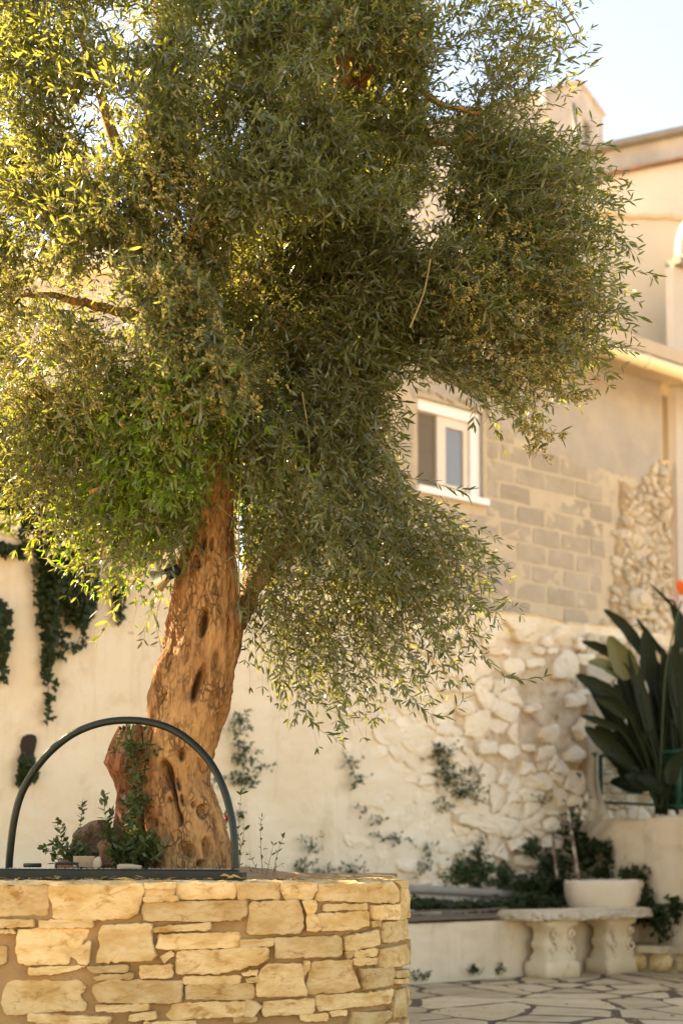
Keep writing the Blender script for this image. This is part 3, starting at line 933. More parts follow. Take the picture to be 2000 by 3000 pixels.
# rubble quoin at the right end of the house
rubble = empty('rubble_corner', tuple(wl(3.3, HO - .03, 1.0)), 'exposed rubble stone corner between the block wall and the cream pier', 'wall')
def rleft(z): return 2.38 + .58 * sstep(2.56, 2.68, z) + .13 * sstep(2.7, 3.8, z) + .07 * fbm(z * 2.2, 5, 0) + .02 * fbm(z * 11, 2, 0)
def rhigh(t): return 3.86 + .10 * fbm(t * 3, 1, 4) + .03 * fbm(t * 14, 1, 4) + .25 * sstep(3.3, 3.6, t)
def rface(a, b):
    z = .9 + 3.1 * b
    t = rleft(z) + (3.76 - rleft(z)) * a
    z = .9 + (rhigh(t) - .9) * b
    return wl(t, HO - .024 - .2 * sstep(2.62, 2.45, z) - .012 * fbm(a * 14, b * 30, 2) + (.03 if a == 0 or b == 1 else 0), z)
V, Fs = grid(50, 110, rface)
build('joint_face', V, Fs, M['joint'], rubble, smooth=True)
k = 0
for box, cnt, asp_ in (((2.86, 2.52, 3.72, 4.12), 235, 1.3), ((2.42, 1.0, 3.72, 2.52), 64, 1.3)):
    pts = relaxed(cnt, box, asp_, 0)
    for i, c in enumerate(voronoi(pts, box, lambda: random.uniform(.002, .022), asp_)):
        if len(c) < 3: continue
        cx, cy = sum(p[0] for p in c) / len(c), sum(p[1] for p in c) / len(c)
        if cx < rleft(cy) + .03 or cy > rhigh(cx) - .02 or random.random() < .03: continue
        off = HO - .022 - .2 * sstep(2.62, 2.45, cy)
        V, Fs = stone(ccw(refine(c, .026, .005, 1, .03)), wmap(off), random.uniform(.0, .030), back=-.03, rnd=.24, tex=.012, dome=.008, sd=i * .9, tilt=.14)
        build('stone', V, Fs, M['tan'], rubble)
q = [wt(x, y, HO - .05) for x, y in ((1840, 1735), (1860, 1720), (1900, 1738), (1912, 1770), (1890, 1790), (1845, 1785))]
V, Fs = stone(ccw(refine(q, .03, .003, 2)), wmap(HO - .03), .05, back=-.03, rnd=.3, dome=.03, sd=4)
build('stone', V, Fs, M['tan'], rubble)
# window: frame, sliding sash, panes, sill
win = empty('sliding_window', tuple(wl((wx0 + wx1) / 2, HO + .1, wz0)), 'white framed sliding window with one beige sash in the block wall', 'window')
wf0 = wx0; wf1 = wt(1396, 1300, HO + .06)[0]
def wbox(t0, t1, z0, z1, o0, o1):
    return MB().box(wl(t0, o0, z0), wl(t1, o0, z0) - wl(t0, o0, z0), wl(t0, o1, z0) - wl(t0, o0, z0), (0, 0, z1 - z0))
FO = HO + .03
ft, fs = .085, .06
fr = MB()
for args in ((wf0, wf1, wz1 - ft, wz1 - .002, FO, FO + .07), (wf1 - fs * 1.6, wf1, wz0 + .03, wz1 - ft, FO, FO + .07), (wf0 + .002, wf0 + .025, wz0 + .03, wz1 - ft, FO, FO + .07), (wf0, wf1, wz0 + .002, wz0 + .03, FO, FO + .07)):
    bb = wbox(*args); fr.add(bb.v, bb.f)
fr.build('frame', M['frame'], win)
bb = wbox(wf1, wx1 - .002, wz0 + .002, wz1 - .002, FO + .05, FO + .09); bb.build('side_infill', M['plaster'], win)
s0, s1 = wt(1277, 1300, FO + .03)[0], wf1 - fs * 1.6 - .004
sb = MB()
zb0, zb1 = wz0 + .032, wz1 - ft - .002
for args in ((s0, s0 + .085, zb0, zb1, FO + .02, FO + .055), (s1 - .05, s1, zb0, zb1, FO + .02, FO + .055), (s0 + .085, s1 - .05, zb1 - .07, zb1, FO + .02, FO + .055), (s0 + .085, s1 - .05, zb0, zb0 + .045, FO + .02, FO + .055)):
    bb = wbox(*args); sb.add(bb.v, bb.f)
sash = sb.build('sash', M['sash'], win)
bb = wbox(s0 + .085, s1 - .05, zb0 + .045, zb1 - .07, FO + .035, FO + .041); bb.build('pane', M['pane'], sash)
bb = wbox(wf0 + .025, s0, zb0, zb1, FO + .045, FO + .051); bb.build('insect_screen', M['screen'], win)
bb = wbox(wx0 - .03, wx1 + .02, wz0 - .05, wz0 - .002, HO - .05, HO + .2); bb.build('sill', M['frame'], win)
# eave, gutter
eave = MB()
EO = HO - .46
eave.box(wl(HTL, EO + .03, ez), wl(4.3, EO + .03, ez) - wl(HTL, EO + .03, ez), WN[0] * .6 * Vector((1, 0, 0)) + WN[1] * .6 * Vector((0, 1, 0)), (0, 0, .07))
eave.build('soffit', M['soffit'], house)
gz = on_plane(1900, 1062, (P0[0] + WN[0] * EO, P0[1] + WN[1] * EO), WN).z
gm = MB()
gp = [wl(t, EO, gz) for t in np.linspace(HTL, 4.6, 30)]
gm.tube(gp, .052, 14)
gut = gm.build('gutter', M['gutter'], house, smooth=True)
for px_ in (1890,):
    a, b = ray(px_, 1055)
    tt = wt(px_, 1050, EO)[0]
    MB().tube([wl(tt - .02, EO, gz), wl(tt + .02, EO, gz)], .058, 14).build('gutter_joint', M['gutter'], gut, smooth=True)
rfm = MB()
rfm.box(wl(HTL, EO + .04, ez + .072), wl(4.5, EO + .04, ez + .072) - wl(HTL, EO + .04, ez + .072), Vector((WN[0] * 1.0, WN[1] * 1.0, .06)), (0, 0, .04))
rfm.build('roof', M['soffit'], house)

# ================================================================== cream pier at the right edge
pier = empty('cream_pier', tuple(wl(4.1, HO, 0)), 'warm cream corner pier with tiled cap at the right edge', 'wall')
pl = wt(1962, 900, HO - .02)[0]
pb = MB()
ptop = wt(1975, 790, HO)[1]
a0 = wt(1976, 1700, HO - .02)[0]
b0 = wt(1962, 800, HO - .02)[0]
o_ = wl(0, 0, 0)
V = [wl(a0 + .01, HO - .05, .9), wl(a0 + .16, HO - .05, .9), wl(a0 + .16, HO + .03, .9), wl(a0 + .01, HO + .03, .9)]
tl = b0
V += [wl(tl, HO - .05, ptop), wl(tl + .24, HO - .05, ptop), wl(tl + .24, HO + .03, ptop), wl(tl, HO + .03, ptop)]
pb.add(V, [(0, 3, 2, 1), (4, 5, 6, 7), (0, 1, 5, 4), (1, 2, 6, 5), (2, 3, 7, 6), (3, 0, 4, 7)])
pb.build('shaft', M['warmcream'], pier)
MB().box(wl(a0 + .15, HO - .03, .9), wl(1, 0, 0) - wl(0, 0, 0), wl(0, .05, 0) - wl(0, 0, 0), (0, 0, ptop - .95)).build('side_wall', M['greyhouse'], pier)
MB().box(wl(tl + .0, HO - .13, ptop + .002), (wl(1, 0, 0) - wl(0, 0, 0)) * .6, (wl(0, 1, 0) - wl(0, 0, 0)) * .16, (0, 0, .055)).build('cap_ledge', M['darkcap'], pier)
cm = MB()
for k in range(5):
    t = tl + .07 + .11 * k
    V, Fs = [], []
    for j in range(2):
        for i in range(7):
            th = math.pi * i / 6
            V.append(wl(t + .05 + .05 * math.cos(th), HO - .12 + .13 * j, ptop + .06 + .045 * math.sin(th) + .03 * j))
    for i in range(6): Fs.append((i, i + 1, i + 8, i + 7))
    Fs.append(tuple(range(7))); Fs.append(tuple(range(7, 14)))
    build('roof_tile', V, Fs, M['terra'], pier)
V, Fs = [], []
for j in range(2):
    for i in range(13):
        th = math.pi * .5 * i / 12
        V.append(wl(tl + .14 + .32 * (1 - math.cos(th)), HO - .02 + .06 * j, ptop + .16 + .42 * math.sin(th)))
    V.append(wl(tl + .6, HO - .02 + .06 * j, ptop + .58)); V.append(wl(tl + .6, HO - .02 + .06 * j, ptop + .06)); V.append(wl(tl + .14, HO - .02 + .06 * j, ptop + .06))
n = 16
Fs = [tuple(range(n))[::-1], tuple(range(n, 2 * n))] + [(i, (i + 1) % n, n + (i + 1) % n, n + i) for i in range(n)]
build('rounded_top', V, Fs, M['cream'], pier)

# ================================================================== cream house behind, with parapet, tile course, roof stair tower
UP = Vector((-.906, .422)); UPN = Vector((.422, .906))             # wall direction (to the left and away), normal into the house
UO = at(1800, 2500, 13.2)
def upx(x, y, off=0.0):
    return on_plane(x, y, (UO.x + UPN.x * off, UO.y + UPN.y * off), UPN)
uph = empty('cream_house', (UO.x, UO.y, 0), 'tall cream rendered house with weathered grey parapet behind the block house', 'house')
def upoly(pts, off0, off1):
    A = [upx(x, y, off0) for x, y in pts]
    d = Vector((UPN.x, UPN.y, 0)) * (off1 - off0)
    V = A + [p + d for p in A]
    n = len(A)
    return V, [tuple(range(n)), tuple(range(n, 2 * n))[::-1]] + [(i, n + i, n + (i + 1) % n, (i + 1) % n) for i in range(n)]
build('upper_wall', *upoly([(1400, 590), (2300, 410), (2300, 900), (1400, 1000)], 0, 3), M['warmcream'], uph)
build('parapet', *upoly([(1480, 492), (2300, 316), (2300, 405), (1480, 575)], .05, .35), M['oldgrey'], uph)
build('parapet_cap', *upoly([(1480, 478), (2300, 302), (2300, 318), (1480, 494)], -.05, .45), M['darkcap'], uph)
for k in range(46):
    x = 1500 + 12.5 * k
    y = 569 + (x - 1500) * (-.2075) + 6
    p = upx(x, y, -.02)
    V, Fs = [], []
    d = -Vector((UP.x, UP.y, 0)) * .034
    nn = Vector((UPN.x, UPN.y, 0))
    for j in range(2):
        for i in range(6):
            th = math.pi * i / 5
            V.append(p + d * math.cos(th) + Vector((0, 0, .024 * math.sin(th))) + nn * (-.05 + .16 * j))
    for i in range(5): Fs.append((i, i + 1, i + 7, i + 6))
    Fs += [tuple(range(6)), tuple(range(6, 12))]
    build('roof_tile', V, Fs, M['terra'], uph)
# lower storey, nearly square on to the camera
def fr_(x, y, off=0.0): return on_plane(x, y, (0, 12.45 + off), (-.06, 1))
low = [(1350, 600), (1740, 624), (1780, 620), (1840, 630), (1900, 632), (2000, 640), (2300, 660), (2300, 1350), (1350, 1350)]
A = [fr_(x, y) for x, y in low]
V = A + [p + Vector((0, .5, 0)) for p in A]
n = len(A)
build('lower_wall', V, [tuple(range(n)), tuple(range(n, 2 * n))[::-1]] + [(i, n + i, n + (i + 1) % n, (i + 1) % n) for i in range(n)], M['cream'], uph)
mp = smoothpts([fr_(x, y, -.02) for x, y in ((1350, 605), (1600, 618), (1740, 624), (1800, 626), (1850, 634), (1880, 630), (1920, 634), (1960, 631), (2000, 638), (2300, 660))], 5)
MB().tube(mp, .026, 8).build('moulding', M['soffit'], uph, smooth=True)
# tower
TC = at(1696, 246, 14.6)
TLd = Vector((-.87, .49, 0)).normalized(); TRd = Vector((.49, .87, 0)).normalized()
tower = empty('roof_tower', (TC.x, TC.y, TC.z - 3.2), 'weathered grey roof tower with a dark narrow window behind the olive', 'tower')
rl = on_plane(1766, 330, (TC.x, TC.y), (TRd.y, -TRd.x))
wR = (Vector((rl.x, rl.y)) - Vector((TC.x, TC.y))).length
zb = TC.z - 3.4
wa = on_plane(1707, 335, (TC.x, TC.y), (TRd.y, -TRd.x)); wb = on_plane(1728, 345, (TC.x, TC.y), (TRd.y, -TRd.x)); wc = on_plane(1715, 440, (TC.x, TC.y), (TRd.y, -TRd.x))
sa = (Vector((wa.x, wa.y)) - Vector((TC.x, TC.y))).length; sb_ = (Vector((wb.x, wb.y)) - Vector((TC.x, TC.y))).length
zt_, zl_ = wa.z - .02, wc.z
def tr(s, o, z): return Vector((TC.x, TC.y, 0)) + TRd * s + TLd * o + Vector((0, 0, z))
tm = MB()
cs = [0, sa, sb_, wR]; cz = [zb, zl_, zt_, TC.z]
for i in range(3):
    for j in range(3):
        if i == 1 and j == 1: continue
        tm.add([tr(cs[i], 0, cz[j]), tr(cs[i + 1], 0, cz[j]), tr(cs[i + 1], 0, cz[j + 1]), tr(cs[i], 0, cz[j + 1])], [(0, 1, 2, 3)])
for (s0_, z0_, s1_, z1_) in ((sa, zl_, sa, zt_), (sa, zt_, sb_, zt_), (sb_, zt_, sb_, zl_), (sb_, zl_, sa, zl_)):
    tm.add([tr(s0_, 0, z0_), tr(s1_, 0, z1_), tr(s1_, .25, z1_), tr(s0_, .25, z0_)], [(0, 1, 2, 3)])
tm.add([tr(0, 0, zb), tr(0, 0, TC.z), tr(0, 2.6, TC.z), tr(0, 2.6, zb)], [(0, 1, 2, 3)])
tm.add([tr(wR, 0, zb), tr(wR, 2.6, zb), tr(wR, 2.6, TC.z), tr(wR, 0, TC.z)], [(0, 1, 2, 3)])
tm.add([tr(0, 2.6, zb), tr(0, 2.6, TC.z), tr(wR, 2.6, TC.z), tr(wR, 2.6, zb)], [(0, 1, 2, 3)])
tm.add([tr(0, 0, TC.z), tr(wR, 0, TC.z), tr(wR, 2.6, TC.z), tr(0, 2.6, TC.z)], [(0, 1, 2, 3)])
tm.build('wall', M['oldgrey'], tower)
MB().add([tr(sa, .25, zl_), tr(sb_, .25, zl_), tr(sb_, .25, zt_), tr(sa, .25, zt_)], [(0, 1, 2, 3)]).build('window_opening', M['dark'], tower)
cbx = MB().box(tr(-.03, -.03, TC.z + .002), TRd * (wR + .06), TLd * 2.66, (0, 0, .04)); cbx.build('roof_slab', M['oldgrey'], tower)
MB().box(on_plane(1595, 325, (TC.x, TC.y), (TLd.y, -TLd.x)) - Vector((0, .06, 0)), TLd * .05, TRd * -.05, (0, 0, .2)).build('vent_pipe', M['frame'], tower)
dp = MB()
dp.tube([upx(1683, 300, -.05), upx(1690, 420, -.07), upx(1691, 545, -.07)], .022, 8).tube([upx(1708, 470, -.07), upx(1710, 532, -.07)], .022, 8)
dpo = empty('downspout', tuple(upx(1691, 545, -.05)), 'dark vertical downpipes running down the grey parapet by the tower', 'downpipe')
MB().tube([upx(1677, 305, -.05), upx(1690, 420, -.07), upx(1691, 545, -.07)], .018, 8).build('pipe', M['greenmetal'], dpo, smooth=True)
MB().tube([upx(1708, 470, -.07), upx(1710, 532, -.07)], .018, 8).build('pipe', M['greenmetal'], dpo, smooth=True)

# ================================================================== grey house at the left behind the ivy wall
gh = empty('grey_house', (-2.9, 12.6, 0), 'pale grey house with low roof edge glimpsed through olive leaves at left', 'house')
MB().box((-4.2, 12.2, 0), (3.05, 0, 0), (0, 3.5, 0), (0, 0, at(290, 800, 12.2).z)).build('wall', M['greyhouse'], gh)
MB().box((-4.3, 11.95, at(290, 800, 12.2).z + .002), (3.25, 0, 0), (0, 3.8, 0), (0, 0, .14)).build('roof_edge', M['frame'], gh)
# ================================================================== olive tree
TD = 5.65
tree = empty('olive_tree', (at(555, 2545, TD).x, TD, ZT), 'big old olive tree with knotted orange brown trunk leaning right in the stone planter', 'tree')
LR = [(2600, 400, 700), (2560, 415, 690), (2543, 424, 680), (2473, 437, 675), (2417, 431, 662), (2347, 424, 634), (2290, 420, 609), (2248, 420, 612), (2164, 424, 640), (2080, 433, 670), (2018, 441, 682), (1959, 457, 692), (1901, 480, 706), (1807, 492, 716), (1761, 499, 700), (1690, 517, 698), (1620, 531, 690), (1573, 556, 684), (1500, 578, 682), (1420, 600, 690), (1330, 612, 694), (1250, 618, 700), (1150, 626, 700), (1050, 634, 706)]
LR = LR[::-1]
ys_ = np.array([a[0] for a in LR], float); Ls = np.array([a[1] for a in LR], float); Rs = np.array([a[2] for a in LR], float)
# knots and hollows: x, y, half width, half height, lean (px per px), depth (m)
HOL = [(599,1604,9,20,0,.03),(627,1608,5,18,0,.02),(550,1634,7,18,.2,.025),(582,1662,9,16,.3,.025),(553,1791,5,14,-.15,.028),(606,1838,11,30,-.15,.075),(592,2016,11,38,-.3,.07),
 (470,2009,6,22,-.1,.03),(643,1948,9,25,-.2,.02),(484,2058,7,18,-.4,.03),(634,2053,8,25,-.2,.022),(545,2217,8,14,0,.035),(502,2274,14,32,.25,.075),(521,2325,5,30,.25,.05),(531,2368,4,36,.3,.045),
 (500,2310,5,5,0,.012),(509,2347,5,6,.2,.016),(534,2302,6,15,.2,.022),(545,2347,5,14,.2,.025),(579,2361,5,8,0,.02),(603,2380,13,16,0,.035),(540,2402,6,16,.1,.035),(465,2414,7,16,.2,.03),(448,2417,6,16,.1,.025),
 (563,2495,20,20,.3,.028),(617,2487,11,25,.1,.03),(600,2529,10,8,0,.03),(444,2160,5,62,-.12,.022),(679,1840,4,90,-.02,.020),(574,1600,5,24,-.2,.015),(640,2150,7,60,-.2,.016),(655,2100,4,40,-.25,.012),(560,1930,5,30,-.2,.010),(520,1880,4,22,.1,.010),(508,1950,5,26,-.15,.012),(596,2250,5,22,.2,.012),(640,2430,6,40,.15,.018),(495,2450,6,34,.1,.012)]
NA, NVt = 150, 360
V = []
yy = np.linspace(2600, 1050, NVt + 1)
for y in yy:
    l, r = float(np.interp(y, ys_, Ls)), float(np.interp(y, ys_, Rs))
    c = at((l + r) / 2, y, TD)
    rad = (at(r, y, TD).x - at(l, y, TD).x) / 2
    lean = .10 * (1 - sstep(2545, 1500, y) * 1.0)
    for k in range(NA):
        th = 2 * math.pi * k / NA
        ca, sa_ = math.cos(th), math.sin(th)
        rr = rad * (1 + .05 * fbm(ca * 1.5, sa_ * 1.5, y * .004) * 1)
        rr += .010 * fbm(ca * 4, sa_ * 4, y * .008 + 3) - .007 * max(0, .12 - abs(fbm(ca * 3.2 + 7, sa_ * 3.2, y * .0035))) / .12 + .006 * fbm(ca * 11, sa_ * 11, y * .02) + .0022 * fbm(ca * 34, sa_ * 34, y * .06)
        d = 0
        if sa_ < .1:
            pxv, pyv = (l + r) / 2 + (r - l) / 2 * ca, y
            for (hx, hy, hw, hh, le, de) in HOL:
                if abs(pyv - hy) < hh * 2.2 and abs(pxv - hx) < hw * 2.6 + hh * abs(le) * 2:
                    ex = (pxv - hx - (pyv - hy) * -le * -1) / hw
                    ex = (pxv - hx - le * (pyv - hy)) / hw
                    q = ex * ex + ((pyv - hy) / hh) ** 2
                    d -= de * 1.9 * math.exp(-q ** 1.6 * .62)
                    d += de * .16 * math.exp(-((math.sqrt(q) - 1.55) / .35) ** 2)
            d *= min(1, -sa_ * 1.6 + .16) if sa_ < .1 else 0
        rr = max(.012, rr + d)
        V.append((c.x + rr * ca, c.y + rr * sa_ * .92, c.z))
Fs = []
for j in range(NVt):
    for k in range(NA):
        k2 = (k + 1) % NA
        Fs.append((j * NA + k, j * NA + k2, (j + 1) * NA + k2, (j + 1) * NA + k))
build('trunk', V, Fs, M['bark'], tree, smooth=True)
def limb(pts):
    P = smoothpts([at(x, y, Y) for x, y, Y, r in pts], 6)
    r = np.interp(np.linspace(0, len(pts) - 1, len(P)), range(len(pts)), [p[3] for p in pts])
    P = [p + Vector((random.gauss(0, .004), random.gauss(0, .004), random.gauss(0, .004))) for p in P]
    MB().tube(P, [float(a) * random.uniform(.93, 1.07) for a in r], 10).build('branch', M['bark'], tree, smooth=True)
for L_ in ([(668, 1100, TD, .05), (690, 950, 5.7, .052), (760, 800, 5.72, .05), (870, 600, 5.72, .046), (960, 400, 5.6, .042), (1012, 210, 5.5, .040), (1000, 110, 5.5, .026), (950, 60, 5.55, .02), (900, -80, 5.6, .012)],
 [(655, 1250, TD, .04), (560, 1000, 5.6, .04), (450, 750, 5.55, .032), (350, 450, 5.5, .025), (250, 150, 5.5, .016), (180, -50, 5.5, .01)],
 [(672, 1080, 5.7, .045), (620, 700, 5.9, .04), (560, 450, 5.9, .034), (500, 200, 5.8, .028), (470, 60, 5.7, .03), (470, -150, 5.7, .02)],
 [(692, 1830, 5.72, .045), (722, 1760, 5.75, .045), (800, 1640, 5.78, .036), (950, 1570, 5.8, .028), (1150, 1560, 5.8, .018), (1330, 1600, 5.8, .008)],
 [(870, 600, 5.72, .036), (1050, 490, 5.7, .028), (1260, 420, 5.65, .02), (1450, 420, 5.6, .014), (1600, 440, 5.6, .006)],
 [(985, 320, 5.55, .03), (1060, 235, 5.5, .027), (1120, 200, 5.5, .022), (1190, 215, 5.5, .016), (1280, 300, 5.5, .012), (1400, 330, 5.5, .006)],
 [(1010, 215, 5.5, .02), (975, 130, 5.45, .018), (940, 60, 5.4, .012)],
 [(560, 1000, 5.6, .028), (400, 930, 5.5, .022), (220, 880, 5.4, .015), (60, 860, 5.4, .008)],
 [(760, 800, 5.72, .03), (950, 800, 5.8, .026), (1200, 800, 5.8, .02), (1420, 800, 5.75, .012), (1600, 850, 5.7, .006)],
 [(690, 1350, 5.7, .03), (820, 1270, 5.75, .024), (1000, 1290, 5.8, .016), (1200, 1400, 5.8, .008)],
 [(640, 1350, 5.6, .026), (540, 1330, 5.5, .02), (400, 1370, 5.4, .013), (260, 1440, 5.35, .007)],
 [(945, 560, 5.7, .03), (930, 520, 5.65, .034), (960, 460, 5.6, .034)]):
    limb(L_)
CROWN = [(-200,-330),(1330,-330),(1420,-150),(1520,40),(1560,150),(1460,250),(1400,330),(1480,390),(1560,430),(1610,560),(1640,640),(1630,760),(1640,880),(1610,960),(1540,1010),(1490,1060),(1410,1090),(1350,1120),(1290,1060),(1220,1000),(1160,1010),(1120,1080),(1110,1180),(1130,1290),(1170,1390),(1260,1470),(1310,1560),(1310,1640),(1260,1710),(1210,1790),(1140,1840),(1050,1880),(960,1890),(880,1880),(810,1840),(750,1770),(712,1680),(692,1590),(600,1550),(500,1580),(400,1560),(300,1520),(190,1410),(70,1330),(-80,1290),(-200,1200)]
rng = np.random.default_rng(12)
def density(x, y):
    d = np.ones(len(x))
    d *= np.where((x > 1230) & (y < 330), .17, 1)
    d *= np.where(np.hypot(x - 470, y - 1690) < 120, .0, 1)
    d *= np.where((x > 1230) & (y < 1250), .68, 1)
    d *= np.where(y > 1640, .55, 1)
    d *= np.where((x > 720) & (y > 1330), .36, 1)
    d *= np.where((x < 260) & (y > 1150), .55, 1)
    d *= np.where((x < 330) & (y > 1330), .5, 1)
    for cx, cy, r, f in ((1235, 640, 85, .12), (1250, 790, 70, .35), (1120, 470, 70, .45), (300, 810, 65, .05), (620, 110, 60, .2), (1110, 240, 60, .3), (1330, 520, 60, .5), (210, 1390, 60, .2), (150, 1080, 45, .3)):
        d *= np.where(np.hypot(x - cx, y - cy) < r, f, 1)
    d *= np.where((np.abs(x - (655 + (1500 - y) * .05)) < 62) & (y > 1210), .45, 1)
    d *= np.where((x < -60) | (y < -60) , .28, 1)
    d *= np.where((x < 420) & (y < 1150), .62, 1)
    return d
NS = 19500
bx = []
while sum(len(b) for b in bx) < NS:
    x = rng.uniform(-200, 1730, 6000); y = rng.uniform(-330, 1950, 6000)
    ok = inpoly(x, y, CROWN)
    x, y = x[ok], y[ok]
    keep = rng.random(len(x)) < density(x, y) * np.clip(.3 + polydist(x, y, CROWN) / 170, 0, 1)
    x, y = x[keep], y[keep]
    dist = polydist(x, y, CROWN)
    hd = np.minimum(.85, .14 + dist / 744 * .95)
    hd = np.where(y > 1250, np.minimum(hd, .55), hd)
    # prefer the outer shell of the crown
    s = np.sign(rng.uniform(-1, 1, len(x))) * rng.random(len(x)) ** .6
    Y = TD + s * hd
    # open clumps, and a thin sunny left side
    n3 = np.array([fbm(a_ * .0042, b_ * .0042, c_ * 3.2, 3) for a_, b_, c_ in zip(x, y, Y)])
    ok = (rng.random(len(x)) < np.clip(.60 + n3 * 3.0, .02, 1)) & ~((x < 760) & (Y > TD + .1) & (rng.random(len(x)) < np.clip((820 - x) / 400, 0, .9)))
    x, y, Y, hd = x[ok], y[ok], Y[ok], hd[ok]
    # keep the trunk clear in front
    front = (np.abs(x - 655) < 70) & (y > 1230) & (Y < TD + .1)
    Y = np.where(front & ((rng.random(len(x)) < .6) | (y > 1480)), TD + .12 + rng.random(len(x)) * .4, Y)
    cav = ((x - 960) / 330) ** 2 + ((y - 860) / 270) ** 2 < 1
    Y = np.where(cav & (Y < TD - .28), TD - .28 + rng.random(len(x)) * .5, Y)
    fr2 = ((np.hypot(x - 1015, y - 190) < 75) | (np.hypot(x - 1110, y - 210) < 45)) & (Y < 5.6)
    Y = np.where(fr2, 5.75 + rng.random(len(x)) * .6, Y)
    bx.append(np.stack([x, y, Y], 1))
S = np.concatenate(bx)[:NS - 2300]
FR = [(1330,-330),(1480,-150),(1600,40),(1640,150),(1560,260),(1480,330),(1560,390),(1650,430),(1700,560),(1730,640),(1710,760),(1720,900),(1680,1000),(1600,1070),(1540,1110),(1440,1150),(1370,1190),(1300,1110),(1220,1040),(1140,1060),(1110,1180),(1180,1310),(1300,1420),(1370,1500),(1410,1620),(1370,1690),(1300,1770),(1250,1850),(1170,1900),(1080,1950),(980,1960),(890,1960),(810,1900),(740,1820),(690,1700),(600,1600),(500,1630),(400,1600),(280,1570),(170,1450),(60,1380),(-80,1330)]
fx = []
while sum(len(b) for b in fx) < 2300:
    x = rng.uniform(-80, 1730, 4000); y = rng.uniform(-330, 1960, 4000)
    ok = inpoly(x, y, FR + [(-80, -330)]) & (polydist(x, y, CROWN) < 190) & (~inpoly(x, y, CROWN) | (polydist(x, y, CROWN) < 25))
    ok &= ~((np.abs(x - 640) < 85) & (y > 1400)) & (np.hypot(x - 480, y - 1700) > 110) & ~((x > 1230) & (y < 330) & (rng.random(len(x)) < .6))
    x, y = x[ok], y[ok]
    fx.append(np.stack([x, y, TD + rng.normal(0, .16, len(x))], 1))
S = np.concatenate([S, np.concatenate(fx)[:2300]])
u_, v_ = (S[:, 0] - 1000) / F, (PPY - S[:, 1]) / F
kk = CT - v_ * ST
pos = np.stack([u_ / kk * S[:, 2], S[:, 2], EYE + (ST + v_ * CT) / kk * S[:, 2]], 1)
axis = np.array([at(700, 700, TD).x, TD, 0])
out = pos - axis
out[:, 2] = (pos[:, 2] - at(700, 900, TD).z) * .5
out /= (np.linalg.norm(out, axis=1, keepdims=True) + 1e-6)
low = np.clip((S[:, 1] - 700) / 900, 0, 1)[:, None]
d = out * .75 + rng.normal(0, .55, pos.shape) + np.array((0, 0, .18)) * (1 - low) - np.array((0, 0, .45)) * low
d /= np.linalg.norm(d, axis=1, keepdims=True)
K = 8
Ls_ = rng.uniform(.12, .25, NS)[:, None, None]
Ls_[-2300:] = rng.uniform(.18, .40, (2300, 1, 1))
d[-2300:] = d[-2300:] * .7 + out[-2300:] * .5
sK = np.linspace(0, 1, K)[None, :, None]
droop = rng.uniform(.05, .35, (NS, 1, 1)) * np.array((0, 0, -1.0))
paths = pos[:, None] + (d[:, None] * sK + droop * sK ** 2) * Ls_ - d[:, None] * Ls_ * .5
nx_, ny_ = proj(paths)
inw = (((nx_ > 1200) & (nx_ < 1350) & (ny_ > 1130) & (ny_ < 1450)) | ((nx_ >= 1350) & (nx_ < 1430) & (ny_ > 1225) & (ny_ < 1470))).any(1)
low_ = (S[:, 0] > 720) & (S[:, 1] > 1380)
keep_ = ~inw & ~(low_ & (np.arange(NS) >= NS - 2300) & (rng.random(NS) < .45))
paths, S, NS = paths[keep_], S[keep_], int(keep_.sum())
def spray_mesh(pp, Lm=.036):
    v1, l1, s1 = tube_arrays(pp, .0011)
    v2, l2, s2 = spray_leaves(pp, (0, 0, .15), Lm, .23)
    return join([(v1, l1, s1, 0), (v2, l2, s2, 1)])
# sprays seen nearest become twigs of their own, the rest is one crown
ends = paths[:, -1]
ex, ey = proj(ends)
vis = (ex > 20) & (ex < 1980) & (ey > 20) & (ey < 2000)
edge = polydist(ex, ey, CROWN)
score = np.where(vis, paths[:, :, 1].mean(1) + np.minimum(edge, 200) * .002, 99)
order = np.argsort(score)
near = order[:245]
rest = np.setdiff1d(np.arange(NS), near)
grn = (S[:, 1] < 1700) & (rng.random(NS) < .9 * np.exp(-((S[:, 0] - 480) / 210) ** 2 - ((S[:, 1] - 1340) / 250) ** 2))
pa = [spray_mesh(paths[rest[~grn[rest]]]), spray_mesh(paths[rest[grn[rest]]], .040)]
V, lf, mi = pa[0]
build('crown', V, lf, None, tree, kind='stuff', mats=[M['twig'], M['leaf']], midx=mi)
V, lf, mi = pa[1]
build('greener_sprays', V, lf, None, tree, kind='stuff', label='greener olive sprays around the upper trunk', mats=[M['twig'], M['greener']], midx=mi)
for i in near:
    V, lf, mi = spray_mesh(paths[i:i + 1])
    build('leafy_twig', V, lf, None, tree, mats=[M['twig'], M['leaf']], midx=mi)
